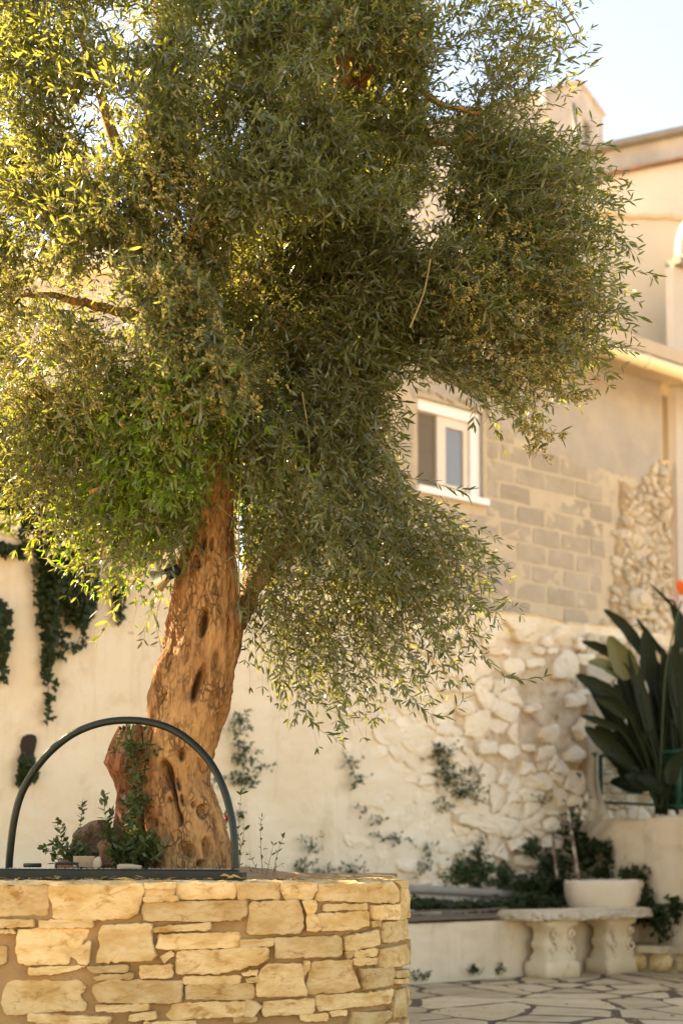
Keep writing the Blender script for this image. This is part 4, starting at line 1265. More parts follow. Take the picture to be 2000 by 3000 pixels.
# the long shoots at the outline
SH = [[(1500,640,5.6),(1640,625,5.6),(1760,600,5.6),(1850,590,5.6)],[(1600,760,5.6),(1720,770,5.6),(1830,790,5.6),(1915,806,5.6)],[(1600,900,5.6),(1700,900,5.6),(1790,905,5.6),(1868,925,5.6)],[(1560,960,5.6),(1690,1000,5.6),(1780,1010,5.6),(1855,1030,5.6)],[(1640,990,5.6),(1720,1040,5.6),(1790,1090,5.6)],
 [(1540,430,5.6),(1640,430,5.6),(1720,425,5.6),(1785,425,5.6)],[(1480,210,5.6),(1580,195,5.6),(1660,180,5.6),(1730,150,5.6)],[(1470,260,5.6),(1580,270,5.6),(1660,240,5.6),(1730,190,5.6)],[(1440,360,5.6),(1540,350,5.6),(1620,300,5.6),(1690,255,5.6)],[(1500,60,5.6),(1580,50,5.6),(1650,70,5.6)],[(1480,120,5.6),(1580,110,5.6),(1670,130,5.6)],
 [(1560,560,5.6),(1660,540,5.6),(1740,530,5.6),(1830,525,5.6)],[(1660,640,5.6),(1760,660,5.6),(1820,700,5.6),(1850,740,5.6)],[(1590,1080,5.55),(1640,1140,5.55),(1690,1160,5.55),(1735,1155,5.55)],[(1510,1090,5.5),(1520,1180,5.5),(1530,1260,5.5),(1590,1335,5.5)],[(1530,1240,5.5),(1580,1270,5.5),(1650,1270,5.5)],[(1560,1150,5.5),(1580,1250,5.5),(1560,1310,5.5)],
 [(1370,1080,5.45),(1380,1150,5.45),(1390,1200,5.45),(1385,1240,5.45)],[(1390,1150,5.45),(1440,1190,5.45),(1480,1200,5.45)],[(1060,1040,5.6),(1120,1110,5.6),(1160,1160,5.6),(1195,1195,5.6)],[(1050,1150,5.6),(1110,1200,5.6),(1170,1225,5.6)],
 [(1180,1400,5.6),(1250,1410,5.6),(1320,1430,5.6),(1370,1440,5.6)],[(1240,1500,5.6),(1320,1560,5.6),(1390,1600,5.6),(1470,1650,5.6)],[(1250,1580,5.6),(1330,1640,5.6),(1400,1670,5.6),(1440,1690,5.6)],[(1260,1660,5.6),(1350,1730,5.6),(1440,1790,5.6),(1515,1775,5.6)],
 [(1330,1760,5.55),(1390,1880,5.55),(1450,1960,5.55),(1510,1990,5.55),(1595,1985,5.55)],[(1100,1850,5.55),(1170,1990,5.55),(1230,2070,5.55),(1300,2100,5.55),(1358,2050,5.55)],[(860,1880,5.5),(880,1980,5.5),(900,2080,5.5),(940,2140,5.5),(1000,2170,5.5)],[(880,1990,5.5),(930,2060,5.5),(1030,2110,5.5)],[(820,1900,5.5),(825,1990,5.5),(822,2070,5.5)],[(1000,1880,5.55),(1010,1970,5.55),(990,2060,5.55)],[(1090,1900,5.55),(1130,1960,5.55),(1200,1990,5.55),(1250,1960,5.55)],
 [(560,1560,5.4),(460,1590,5.35),(330,1630,5.3),(175,1665,5.3)],[(500,1530,5.4),(380,1520,5.35),(290,1530,5.3),(200,1540,5.3)],[(560,1600,5.45),(480,1610,5.4),(390,1630,5.4),(330,1640,5.4)],[(700,1560,5.35),(760,1610,5.35),(820,1650,5.35),(880,1690,5.35)],[(690,1580,5.35),(690,1680,5.35),(700,1780,5.35)],[(640,1480,5.35),(700,1540,5.35),(740,1600,5.35)],
 [(500,1640,6.1),(470,1720,6.1),(440,1800,6.1),(420,1880,6.1)],[(490,1700,6.1),(460,1800,6.1),(470,1900,6.1),(490,1950,6.1)],[(430,1660,6.1),(380,1720,6.1),(330,1800,6.1),(280,1880,6.1)],[(450,1620,6.1),(400,1680,6.1),(340,1710,6.1),(300,1720,6.1)],[(560,1300,5.35),(590,1390,5.35),(610,1470,5.35)],[(730,1330,5.35),(735,1450,5.35),(728,1560,5.35),(720,1640,5.35)]]
for s in SH:
    P = smoothpts([at(*p) for p in s], 5)
    pp = np.array([tuple(p) for p in P])
    L = np.linalg.norm(np.diff(pp, axis=0), axis=1).sum()
    k = max(6, int(L / .019))
    tt = np.linspace(0, len(pp) - 1, k)
    q = np.stack([np.interp(tt, range(len(pp)), pp[:, a]) for a in range(3)], 1)[None] + rng.normal(0, .002, (1, k, 3))
    v1, l1, s1 = tube_arrays(q, .0018)
    sk = slice(0, None, 1)
    v2, l2, s2 = spray_leaves(q, (0, 0, .15), .047, .21, ang=42, skip=2, lj=.3)
    nl_ = len(s2) // 3
    kp = np.nonzero(rng.random(nl_) > .22)[0]
    v2 = v2.reshape(nl_, 6, 3)[kp].reshape(-1, 3)
    l2 = l2[:len(kp) * 10]; s2 = s2[:len(kp) * 3]
    V, lf, mi = join([(v1, l1, s1, 0), (v2, l2, s2, 1)])
    build('leafy_twig', V, lf, None, tree, mats=[M['twig'], M['leaf']], midx=mi)
# bare hanging shoots
for s in ([(20,960,5.2),(90,1080,5.2),(190,1170,5.2),(310,1200,5.2),(400,1185,5.2),(450,1160,5.2)],[(700,1050,5.3),(712,1250,5.3),(700,1500,5.3),(700,1740,5.3)],[(735,1100,5.3),(742,1300,5.3),(730,1420,5.3)],[(885,1150,5.3),(905,1300,5.3),(900,1500,5.3)],[(1230,1500,5.5),(1100,1560,5.5),(1000,1580,5.5)],[(1260,760,5.2),(1240,860,5.2),(1200,960,5.2)],[(1590,0,5.6),(1650,60,5.6),(1680,110,5.6),(1720,140,5.6)],[(1620,-40,5.6),(1690,70,5.6),(1700,100,5.6)]):
    MB().tube(smoothpts([at(*p) for p in s], 5), [.003] * (len(s) * 5 - 4), 5).build('bare_shoot', M['twig'], tree)
# yellow blossom
bl = [(620, 960, 230, 280, .4), (1500, 900, 200, 260, .45), (1570, 1180, 70, 130, .9), (130, 980, 200, 240, .8), (300, 600, 330, 330, .3), (1000, 80, 200, 100, .2), (420, 1250, 250, 120, .15)]
pick = np.zeros(NS, bool)
for cx, cy, rx, ry, pr in bl:
    pick |= (((S[:, 0] - cx) / rx) ** 2 + ((S[:, 1] - cy) / ry) ** 2 < 1) & (rng.random(NS) < pr) & (S[:, 2] < TD + .15)
bp = [paths[pick][:, k] + rng.normal(0, .008, (pick.sum(), 3)) for k in (2, 3, 4, 5, 6)]
for s in (SH[14], SH[15], SH[16], SH[13]):
    P = np.array([tuple(p) for p in smoothpts([at(*p) for p in s], 6)])
    bp.append(np.repeat(P, 2, 0) + rng.normal(0, .012, (len(P) * 2, 3)))
bp = np.concatenate(bp)
dirs = rng.normal(0, 1, bp.shape); dirs[:, 2] -= .3
dirs /= np.linalg.norm(dirs, axis=1, keepdims=True)
NB = 9
c = (bp[:, None] + dirs[:, None] * np.linspace(0, .026, NB)[None, :, None] + rng.normal(0, .004, (len(bp), NB, 3))).reshape(-1, 3)
sz = rng.uniform(.002, .004, (len(c), 1, 1))
tet = np.array([(1, 1, 1), (1, -1, -1), (-1, 1, -1), (-1, -1, 1)], float)
V = (c[:, None] + tet[None] * sz).reshape(-1, 3)
li = ((np.arange(len(c)) * 4)[:, None] + np.array([0, 1, 2, 0, 3, 1, 0, 2, 3, 1, 3, 2])[None]).ravel()
build('blossom', V, (li, np.arange(len(li) // 3) * 3), M['blossom'], tree, kind='stuff')

# ================================================================== dead stump beside the trunk with its creeper
SD = 5.78
stump = empty('tree_stump', tuple(at(395, 2545, SD)), 'broken reddish dead stump with splintered top left of the olive trunk', 'stump')
SLR = [(2600, 345, 470), (2545, 345, 455), (2480, 345, 445), (2440, 342, 440), (2380, 345, 440), (2320, 350, 435), (2290, 341, 432), (2262, 326, 430), (2235, 312, 428), (2215, 318, 426), (2195, 325, 424), (2172, 338, 424), (2150, 352, 424)]
sy = np.array([a[0] for a in SLR][::-1], float); s_l = np.array([a[1] for a in SLR][::-1], float); s_r = np.array([a[2] for a in SLR][::-1], float)
V, Fs = [], []
NA2, NV2 = 90, 130
for j, y in enumerate(np.linspace(2600, 2150, NV2 + 1)):
    l, r = float(np.interp(y, sy, s_l)), float(np.interp(y, sy, s_r))
    for k in range(NA2):
        th = 2 * math.pi * k / NA2
        ca, sa_ = math.cos(th), math.sin(th)
        top = sstep(2200, 2150, y)
        c = at((l + r) / 2, y, SD)
        rad = (at(r, y, SD).x - at(l, y, SD).x) / 2
        rr = rad * (1 + .10 * fbm(ca * 2.2, sa_ * 2.2, y * .006)) + .018 * abs(fbm(ca * 6, sa_ * 6, y * .004)) - .016 * max(0, .15 - abs(fbm(ca * 5, sa_ * 5, y * .003 + 4))) / .15 + .005 * fbm(ca * 18, sa_ * 18, y * .02) - .014 * max(0, fbm(ca * 9 + 4, sa_ * 9, y * .003))
        zz = c.z + top * (.05 * fbm(ca * 3, sa_ * 3, 1) + .03 * fbm(ca * 9, sa_ * 9, 2))
        V.append((c.x + rr * ca * (1 - .1 * top), c.y + rr * sa_ * .8, zz))
for j in range(NV2):
    for k in range(NA2):
        k2 = (k + 1) % NA2
        Fs.append((j * NA2 + k, j * NA2 + k2, (j + 1) * NA2 + k2, (j + 1) * NA2 + k))
Fs.append(tuple(NV2 * NA2 + k for k in range(NA2)))
build('stump_trunk', V, Fs, M['wood'], stump, smooth=True)
def splinter(pts, name='splinter'):
    P = smoothpts([at(x, y, Y) for x, y, Y, r in pts], 5)
    r = np.interp(np.linspace(0, len(pts) - 1, len(P)), range(len(pts)), [p[3] for p in pts])
    MB().tube(P, [float(a) * random.uniform(.85, 1.15) for a in r], 7).build(name, M['wood'], stump, smooth=False)
splinter([(352, 2260, 5.72, .03), (364, 2190, 5.72, .026), (373, 2150, 5.72, .017), (376, 2114, 5.72, .003)])
splinter([(405, 2260, 5.74, .034), (405, 2200, 5.74, .034), (402, 2150, 5.74, .028), (408, 2122, 5.74, .012)])
splinter([(418, 2240, 5.74, .02), (418, 2170, 5.74, .02), (422, 2128, 5.74, .008)])
splinter([(345, 2370, 5.66, .012), (372, 2410, 5.64, .018), (400, 2440, 5.64, .02), (415, 2480, 5.64, .012)])
splinter([(362, 2330, 5.66, .014), (380, 2370, 5.64, .012), (388, 2400, 5.64, .005)])
def herb(name, label, cat, stems, mat, L, Wr=.34, ang=50, group=None, gap=.018, rad=.0018, upv=(0, 0, .3), twig='twig', skip=1):
    """stems: lists of (px,py,Y)"""
    b = at(*stems[0][0])
    o = empty(name, tuple(b), label, cat, group)
    tubes, leaves = [], []
    for s in stems:
        P = np.array([tuple(p) for p in smoothpts([at(*p) for p in s], 5)])
        k = max(4, int(np.linalg.norm(np.diff(P, axis=0), axis=1).sum() / gap))
        tt = np.linspace(0, len(P) - 1, k)
        q = np.stack([np.interp(tt, range(len(P)), P[:, a]) for a in range(3)], 1)[None]
        v, l, s_ = tube_arrays(q, rad); tubes.append((v, l, s_, 0))
        v, l, s_ = spray_leaves(q, upv, L, Wr, ang=ang, skip=skip); leaves.append((v, l, s_, 0))
    V, lf, mi = join(tubes); build('stem', V, lf, M[twig], o, kind='stuff')
    V, lf, mi = join(leaves); build('foliage', V, lf, M[mat], o, kind='stuff')
    return o
random.seed(31)
st = []
for _ in range(46):                                    # creeper on the stump
    y = random.uniform(2190, 2540)
    x = 400 + random.gauss(0, 20) + (2540 - y) * -.02
    Y = 5.60 + random.uniform(-.06, .06)
    st.append([(x, y, Y), (x + random.gauss(0, 14), y - random.uniform(15, 30), Y - .02), (x + random.gauss(0, 26), y - random.uniform(35, 60), Y - .04)])
herb('creeper', 'dense dark green leafy creeper climbing the dead stump', 'creeper', st, 'herb', .030, .5, gap=.014)
st = []
for _ in range(55):
    x = random.uniform(318, 450); y = 2548
    h = random.uniform(30, 100); Y = random.uniform(5.45, 5.62)
    st.append([(x, y, Y), (x + random.gauss(0, 10), y - h * .5, Y), (x + random.gauss(0, 24), y - h, Y)])
st += [[(340, 2540, 5.5), (320, 2460, 5.5), (310, 2400, 5.5), (304, 2335, 5.5)], [(350, 2530, 5.5), (325, 2440, 5.5), (330, 2380, 5.5)], [(440, 2520, 5.45), (470, 2500, 5.42), (490, 2470, 5.42)], [(330, 2520, 5.5), (312, 2450, 5.5), (318, 2410, 5.5)]]
herb('bush', 'small dark green bush at the foot of the dead stump', 'bush', st, 'herb', .034, .5, gap=.014)
st = []
for _ in range(26):
    x = random.uniform(160, 250); y = 2540; h = random.uniform(25, 70); Y = random.uniform(5.5, 5.6)
    st.append([(x, y, Y), (x + random.gauss(0, 8), y - h * .5, Y), (x + random.gauss(0, 16), y - h, Y)])
st += [[(185, 2500, 5.55), (180, 2450, 5.55), (168, 2405, 5.55)], [(225, 2510, 5.55), (235, 2430, 5.55), (243, 2355, 5.55)], [(175, 2520, 5.5), (150, 2490, 5.5), (132, 2483, 5.5)], [(195, 2480, 5.55), (190, 2440, 5.55), (178, 2415, 5.55)]]
herb('bush', 'low dark green bush with upright sprigs beside the brown rock', 'bush', st, 'herb', .027, .5, gap=.012)
herb('seedling', 'thin sparse green sprigs growing on the planter right of the hoop', 'plant', [[(770, 2570, 5.4), (765, 2500, 5.4), (763, 2430, 5.4), (766, 2395, 5.4)], [(800, 2565, 5.4), (810, 2510, 5.4), (828, 2455, 5.4)], [(760, 2570, 5.4), (745, 2530, 5.4), (730, 2505, 5.4)], [(780, 2565, 5.4), (790, 2520, 5.4), (800, 2480, 5.4)], [(745, 2565, 5.4), (735, 2545, 5.4), (722, 2540, 5.4)], [(810, 2565, 5.4), (805, 2545, 5.4), (822, 2535, 5.4)]], 'herb', .020, .38, gap=.024)
herb('seedling', 'small weedy plant with oval leaves just behind the hoop foot', 'plant', [[(700, 2560, 5.6), (705, 2480, 5.6), (698, 2430, 5.6), (706, 2330, 5.6)], [(700, 2500, 5.6), (715, 2450, 5.6), (712, 2400, 5.6)], [(660, 2450, 5.75), (664, 2420, 5.75), (662, 2396, 5.75)]], 'herb', .026, .45, gap=.03)
fl = empty('red_flower', tuple(at(663, 2420, 5.72)), 'tiny red flower peeking out behind the trunk beside the hoop', 'flower')
pp = at(663, 2397, 5.70)
Pn = np.array([tuple(pp)] * 9); Dn = rng.normal(0, 1, (9, 3)); Dn[:, 1] -= .6
V, li, ls = leaf_arrays(Pn, Dn, rng.normal(0, 1, (9, 3)), .016, .012)
build('petals', V, (li, ls), M['red'], fl)
MB().tube([at(662, 2430, 5.73), at(663, 2397, 5.71)], .0015, 5).build('stem', M['twig'], fl)
sp = empty('sprout', tuple(at(168, 2582, 5.07)), 'bright green sprout of pointed leaves at the foot of the rail', 'plant')
n = 12
Pn = np.array([tuple(at(168, 2576, 5.08))] * n); an = np.linspace(0, 2 * math.pi, n, endpoint=False)
Dn = np.stack([np.cos(an), np.sin(an), rng.uniform(.25, 1.0, n)], 1)
V, li, ls = leaf_arrays(Pn, Dn, np.stack([-np.cos(an) * .5, -np.sin(an) * .5, np.ones(n)], 1), rng.uniform(.016, .026, n), .007)
build('leaves', V, (li, ls), M['fresh'], sp)
# ================================================================== rocks and rubble on the planter
def rock(name, label, cat, outline, Y, thick, mat, seed, tex=.012):
    """rounded lump whose outline follows px points"""
    P = [at(x, y, Y) for x, y in outline]
    cx = sum(p.x for p in P) / len(P); cz = sum(p.z for p in P) / len(P)
    n, mr = 40, 14
    pts = smoothpts(P + [P[0]], 6)[:-1]
    idx = np.linspace(0, len(pts), n, endpoint=False).astype(int)
    ring = [pts[i] for i in idx]
    V, Fs = [], []
    for j in range(mr + 1):
        a = math.pi * j / mr
        s_, yy_ = math.sin(a) ** .6, -math.cos(a)
        for p in ring:
            x, z_ = cx + (p.x - cx) * s_, cz + (p.z - cz) * s_
            nn = fbm(x * 16 + seed, z_ * 16, yy_ * 2 + seed) + .6 * abs(fbm(x * 7 + seed, z_ * 7, yy_ + 9))
            V.append((x + tex * nn * .7, Y + thick * yy_ * (.8 + .25 * nn), z_ + tex * nn * .6))
    for j in range(mr):
        for k in range(n):
            k2 = (k + 1) % n
            Fs.append((j * n + k, j * n + k2, (j + 1) * n + k2, (j + 1) * n + k))
    return tag(build(name, V, Fs, M[mat]), label, cat)
rock('rock', 'large rounded brown rock lying on the soil left of the stump', 'rock', [(200, 2548), (212, 2450), (240, 2425), (275, 2405), (305, 2405), (322, 2440), (330, 2500), (325, 2548)], 5.72, .10, 'rock', 3, .03)
rock('rubble_chunk', 'upright reddish rubble chunk standing in front of the brown rock', 'rock', [(292, 2548), (292, 2500), (286, 2475), (300, 2463), (325, 2462), (335, 2480), (340, 2520), (352, 2548)], 5.52, .05, 'brickred', 8, .01)
rock('rubble_mound', 'low mound of reddish earth and broken rubble beneath the pale tile', 'rubble', [(155, 2556), (170, 2525), (195, 2520), (230, 2540), (270, 2552), (260, 2562), (200, 2562)], 5.5, .05, 'brickred', 5, .008)
rock('pale_chip', 'flat pale stone chip on the ground in front of the stump', 'stone', [(344, 2546), (346, 2533), (375, 2532), (412, 2536), (411, 2545), (380, 2547)], 5.42, .02, 'tile', 2, .003)
rock('pale_chip', 'tiny pale crumb of rubble beside the broken ribbed tile', 'stone', [(272, 2544), (275, 2520), (290, 2512), (296, 2530), (292, 2545)], 5.45, .02, 'tile', 6, .006)
tl_ = empty('broken_tile', tuple(at(240, 2545, 5.45)), 'broken ribbed pale tile lying between the bush and the reddish chunk', 'tile')
tm = MB()
a, b = at(215, 2540, 5.45), at(272, 2508, 5.45)
tm.box((a.x, a.y, a.z), (b.x - a.x, .03, 0), (.02, .09, 0), (0, 0, b.z - a.z))
tm.build('tile_body', M['tile'], tl_)
rb = MB()
for k in range(7):
    z0 = a.z + (b.z - a.z) * (k + .25) / 7
    rb.box((a.x + .004, a.y - .0025, z0), ((b.x - a.x) * .6, .015, 0), (0, .008, 0), (0, 0, (b.z - a.z) * .06))
rb.build('rib', M['tile'], tl_)
# ================================================================== green metal hoop with its rail
hoop = empty('metal_hoop', tuple(at(690, 2570, 5.2)), 'dark green metal hoop standing on a flat rail on top of the stone planter', 'hoop')
HP = [(26, 2560, 5.45), (30, 2500, 5.44), (42, 2405, 5.42), (62, 2330, 5.41), (98, 2262, 5.39), (150, 2200, 5.37), (215, 2150, 5.35), (290, 2120, 5.33), (365, 2110, 5.31), (440, 2116, 5.29), (510, 2140, 5.27), (570, 2183, 5.25), (620, 2240, 5.23), (655, 2310, 5.21), (676, 2385, 5.20), (687, 2460, 5.19), (690, 2560, 5.19)]
MB().tube(smoothpts([at(*p) for p in HP], 6), .0142, 14).build('hoop_tube', M['greenmetal'], hoop, smooth=True)
rl_ = MB()
ra, rbb = at(-260, 2559, 5.22), at(698, 2563, 5.15)
rail_pts = [ra.lerp(rbb, t) for t in np.linspace(0, 1, 40)]
V, Fs = [], []
prof = [(-.5, -.5), (-.5, .32), (-.40, .5), (.42, .5), (.5, .4), (.5, -.5)]
for p in rail_pts:
    for (a_, b_) in prof:
        V.append((p.x, p.y + a_ * .05 + .0008 * fbm(p.x * 30, a_, b_), p.z + b_ * .038))
npf = len(prof)
for i in range(39):
    for k in range(npf):
        Fs.append((i * npf + k, (i + 1) * npf + k, (i + 1) * npf + (k + 1) % npf, i * npf + (k + 1) % npf))
Fs += [tuple(range(npf)), tuple(39 * npf + k for k in range(npf))[::-1]]
build('rail', V, Fs, M['greenmetal'], hoop)
MB().tube(smoothpts([at(165, 2552, 5.24), at(165, 2533, 5.24), at(172, 2530, 5.24), at(222, 2530, 5.24), at(228, 2533, 5.24), at(228, 2552, 5.24)], 4), .005, 8).build('handle', M['greenmetal'], hoop, smooth=True)
MB().box(at(675, 2580, 5.13), (.045, -.02, 0), (.01, .07, 0), (0, 0, .03)).build('foot_plate', M['greenmetal'], hoop)
MB().tube([at(72, 2535, 5.4), at(120, 2535, 5.38)], .008, 8).build('metal_stub', M['greenmetal'], hoop, smooth=True)
# grit on the rail and dry litter on the coping
m = MB()
for _ in range(420):
    t = random.random()
    p = ra.lerp(rbb, t) + Vector((0, random.uniform(-.02, .03), .0195))
    s = random.uniform(.001, .0028)
    m.add([p + Vector((s, 0, 0)), p + Vector((-s, 0, 0)), p + Vector((0, s, 0)), p + Vector((0, 0, s * 1.6))], [(0, 2, 3), (2, 1, 3), (0, 3, 1)])
tag(m.build('grit', M['tile']), 'pale grit scattered along the top of the green rail', 'grit', kind='stuff')
n = 320
Pn = np.stack([rng.uniform(-1.25, .2, n), rng.uniform(5.0, 5.3, n), np.full(n, ZT + .008)], 1)
an = rng.uniform(0, 6.28, n)
V, li, ls = leaf_arrays(Pn, np.stack([np.cos(an), np.sin(an), rng.normal(.05, .15, n)], 1), np.stack([rng.normal(0, .3, n), rng.normal(0, .3, n), np.ones(n)], 1), rng.uniform(.012, .045, n), rng.uniform(.002, .008, n))
tag(build('leaf_litter', V, (li, ls), M['deadleaf']), 'dry brown leaf litter strewn over the planter edge', 'litter', kind='stuff')
for i, (x, y, lab) in enumerate(((645, 2566, 'crumpled yellow dead leaf below the foot of the hoop'), (672, 2568, 'second yellow dead leaf curled right under the hoop foot'), (362, 2578, 'single flat yellow leaf on the coping below the trunk'))):
    p = at(x, y, 5.09)
    V, li, ls = leaf_arrays([tuple(p)], [(1, .3, .1)], [(.1, -.5, 1)], .05, .022, .3)
    tag(build('dead_leaf', V, (li, ls), M['deadleaf']), lab, 'leaf', 'yellow leaves fallen on the planter')
# ================================================================== spotlight on the trunk
spot = empty('spotlight', tuple(at(505, 1700, 5.6)), 'small spotlight with pale conical reflector fixed to the trunk', 'spotlight')
p0, p1, p2 = at(524, 1666, 5.52), at(490, 1685, 5.515), at(461, 1702, 5.525)
dd = (p2 - p1).normalized()
MB().tube([p0, p1 - dd * .004], [.022, .024], 16).build('housing', M['black'], spot, smooth=True)
sh = MB()
sh.tube([p1 - dd * .002, p1 + dd * .02, p2, p2 + dd * .005], [.024, .031, .044, .046], 24, cap=False)
sh.build('reflector', M['steel'], spot, smooth=True)
MB().tube([p2 - dd * .012, p2 - dd * .008], [.038, .038], 20).build('lamp_lens', M['frame'], spot)
MB().tube([at(518, 1672, 5.56), at(528, 1676, 5.64)], .012, 8).build('bracket', M['black'], spot)
# ================================================================== ivy and plants on the back wall
rng = np.random.default_rng(44)
random.seed(44)
def ivy_leaves(P, Nrm, size):
    """five pointed leaves facing out: P (n,3), Nrm (n,3)"""
    n = len(P)
    Nrm = Nrm / np.linalg.norm(Nrm, axis=1, keepdims=True)
    dn = np.array((0, 0, -1.)) + rng.normal(0, .35, (n, 3))
    D = dn - Nrm * (dn * Nrm).sum(1, keepdims=True)
    D /= np.linalg.norm(D, axis=1, keepdims=True)
    Sd = np.cross(D, Nrm)
    out = [(0, 0, 0), (-.10, .42, -.05), (.18, .62, -.12), (.42, .34, 0), (1.0, 0, -.12), (.42, -.34, 0), (.18, -.62, -.12), (-.10, -.42, -.05)]
    sz = np.broadcast_to(np.asarray(size), (n,))[:, None]
    V = np.stack([P + (D * a + Sd * b + Nrm * c) * sz for a, b, c in out], 1)
    base = (np.arange(n) * 8)[:, None]
    li = (base + np.array([0, 1, 2, 3, 0, 3, 4, 5, 0, 5, 6, 7])[None]).ravel()
    ls = ((np.arange(n) * 12)[:, None] + np.array([0, 4, 8])[None]).ravel()
    return V.reshape(-1, 3), li, ls
def ivy_on_wall(label, polys, n, off, size, thick=.06, strands=(), cat='ivy', group=None, name='ivy', mat='ivy', taper=None, facing=None):
    """polys: list of pixel polygons with weight, on the wall plane at this offset"""
    allp = []
    for poly, wgt in polys:
        xs, ys = [p[0] for p in poly], [p[1] for p in poly]
        need = int(n * wgt)
        got = 0
        while got < need:
            x = rng.uniform(min(xs), max(xs), 4 * need); y = rng.uniform(min(ys), max(ys), 4 * need)
            ok = inpoly(x, y, poly)
            dd_ = polydist(x, y, poly)
            ok &= rng.random(len(x)) < np.clip(.25 + dd_ / 22, 0, 1)
            x, y, dd_ = x[ok][:need - got], y[ok][:need - got], dd_[ok][:need - got]
            got += len(x)
            allp += list(zip(x, y, np.minimum(dd_ / 40, 1)))
    for pts, k, jit in strands:
        for _ in range(k):
            s = random.random() * (len(pts) - 1)
            i = int(s); f_ = s - i
            allp.append((pts[i][0] * (1 - f_) + pts[i + 1][0] * f_ + random.gauss(0, jit), pts[i][1] * (1 - f_) + pts[i + 1][1] * f_ + random.gauss(0, jit * .6), .1))
    P = np.array([tuple(on_plane(x, y, (P0[0] + WN[0] * off, P0[1] + WN[1] * off), WN) - Vector((WN[0], WN[1], 0)) * (.008 + random.random() * thick * (.25 + .75 * d_))) for x, y, d_ in allp])
    N = np.tile(np.array((-WN[0], -WN[1], .35)), (len(P), 1)) + rng.normal(0, .38, (len(P), 3))
    o = empty(name, tuple(P[np.argmin(P[:, 2])]), label, cat, group)
    V, li, ls = ivy_leaves(P, N, np.clip(rng.normal(size, size * .22, len(P)), size * .5, size * 1.5))
    build('foliage', V, (li, ls), M[mat], o, kind='stuff')
    for pts, k, jit in strands:
        q = smoothpts([on_plane(x, y, (P0[0] + WN[0] * (off - .008), P0[1] + WN[1] * (off - .008)), WN) for x, y in pts], 4)
        MB().tube(q, .0025, 5).build('stem', M['twig'], o)
    return o
WO = W0 - .015
ivy_on_wall('broad dark ivy curtain hanging in a long tapering tail down the left wall', [([(95,1540),(270,1540),(285,1700),(275,1790),(240,1850),(200,1830),(185,1790),(172,1780),(165,1860),(150,1950),(125,1990),(120,1900),(108,1800),(105,1650)], 1.0)], 2600, WO, .031, .12, [([(130, 1900), (140, 1990), (142, 2050), (136, 2110)], 60, 9), ([(190, 1830), (180, 1900), (175, 1920)], 24, 10), ([(240, 1850), (225, 1890), (210, 1905)], 20, 10), ([(100, 1600), (100, 1780)], 25, 6)])
ivy_on_wall('dark ivy tuft hanging at the extreme left edge of the wall', [([(-60,1740),(5,1750),(28,1790),(32,1850),(20,1920),(-10,1940),(-60,1900)], 1.0)], 360, WO, .033, .08, [([(5, 1900), (3, 1990)], 25, 6)])
ivy_on_wall('thin dark ivy tail hanging between the curtain ivy and the spotlight', [([(322,1670),(350,1660),(372,1700),(366,1750),(350,1800),(335,1770),(325,1720)], 1.0)], 150, WO, .030, .06, [([(345, 1760), (342, 1830)], 24, 6)])
ivy_on_wall('dark ivy spilling over the left top of the wall beside bare plaster', [([(-80,1350),(80,1380),(100,1480),(60,1490),(10,1500),(-80,1530)], .5), ([(-80,1560),(40,1600),(85,1590),(60,1630),(20,1625),(-80,1620)], .25), ([(60,1480),(100,1500),(92,1560),(60,1560)], .12)], 900, WO, .034, .10, [([(70, 1500), (62, 1640)], 30, 8)])
ivy_on_wall('thick ivy hedge lying along the top of the wall behind the trunk', [([(100,1370),(180,1395),(300,1400),(520,1420),(560,1560),(440,1640),(330,1640),(280,1560),(100,1560)], 1.0)], 2600, WO, .036, .2, [])
nich = empty('wall_niche', tuple(on_plane(85, 2290, (P0[0] + WN[0] * WO, P0[1] + WN[1] * WO), WN)), 'narrow dark drain hole in the left wall filled with ivy', 'niche')
q = [wt(x, y, W0) for x, y in ((62, 2160), (85, 2150), (105, 2158), (98, 2200), (92, 2285), (60, 2285))]
V, Fs = stone(ccw(refine(q, .03, .003, 1)), wmap(W0), .022, back=-.02, rnd=.02, tex=.002, sd=3)
build('hole_shade_slab', V, Fs, M['dark'], nich)  # dark slab on the wall face; its colour stands for the hole's shade
ivy_on_wall('ivy clump growing out of the narrow hole in the left wall', [([(58,2190),(70,2200),(98,2215),(105,2250),(100,2285),(70,2300),(48,2290)], 1.0)], 150, WO - .01, .030, .05, [([(60, 2280), (45, 2295)], 8, 6)])
# small wall plants
def wallherb(label, blobs, L, off=WO - .01, group=None, mat='herb', dens=.62, Wr=.42):
    st_ = []
    for cx, cy, rx, ry, k in blobs:
        for _ in range(int(k * dens)):
            x, y = cx + random.gauss(0, rx * .5), cy + random.gauss(0, ry * .5)
            b = on_plane(x, y, (P0[0] + WN[0] * off, P0[1] + WN[1] * off), WN)
            Yb = b.y
            st_.append([(x, y, Yb), (x + random.gauss(0, 10), y + random.uniform(-14, 10), Yb - .03), (x + random.gauss(0, 18), y + random.uniform(-24, 16), Yb - .05)])
    return herb('wall_plant', label, 'plant', st_, mat, L, Wr, gap=.022, group=group)
wallherb('bushy green plant rooted in the plain wall right of the trunk', [(712, 2118, 22, 30, 22), (718, 2215, 24, 30, 26), (715, 2280, 22, 28, 26), (760, 2250, 20, 14, 8), (680, 2150, 14, 10, 7)], .030)
wallherb('trailing plant with leafy tail low on the wall behind the hoop', [(712, 2410, 10, 28, 9), (640, 2290, 16, 14, 6), (655, 2330, 10, 10, 4)], .026)
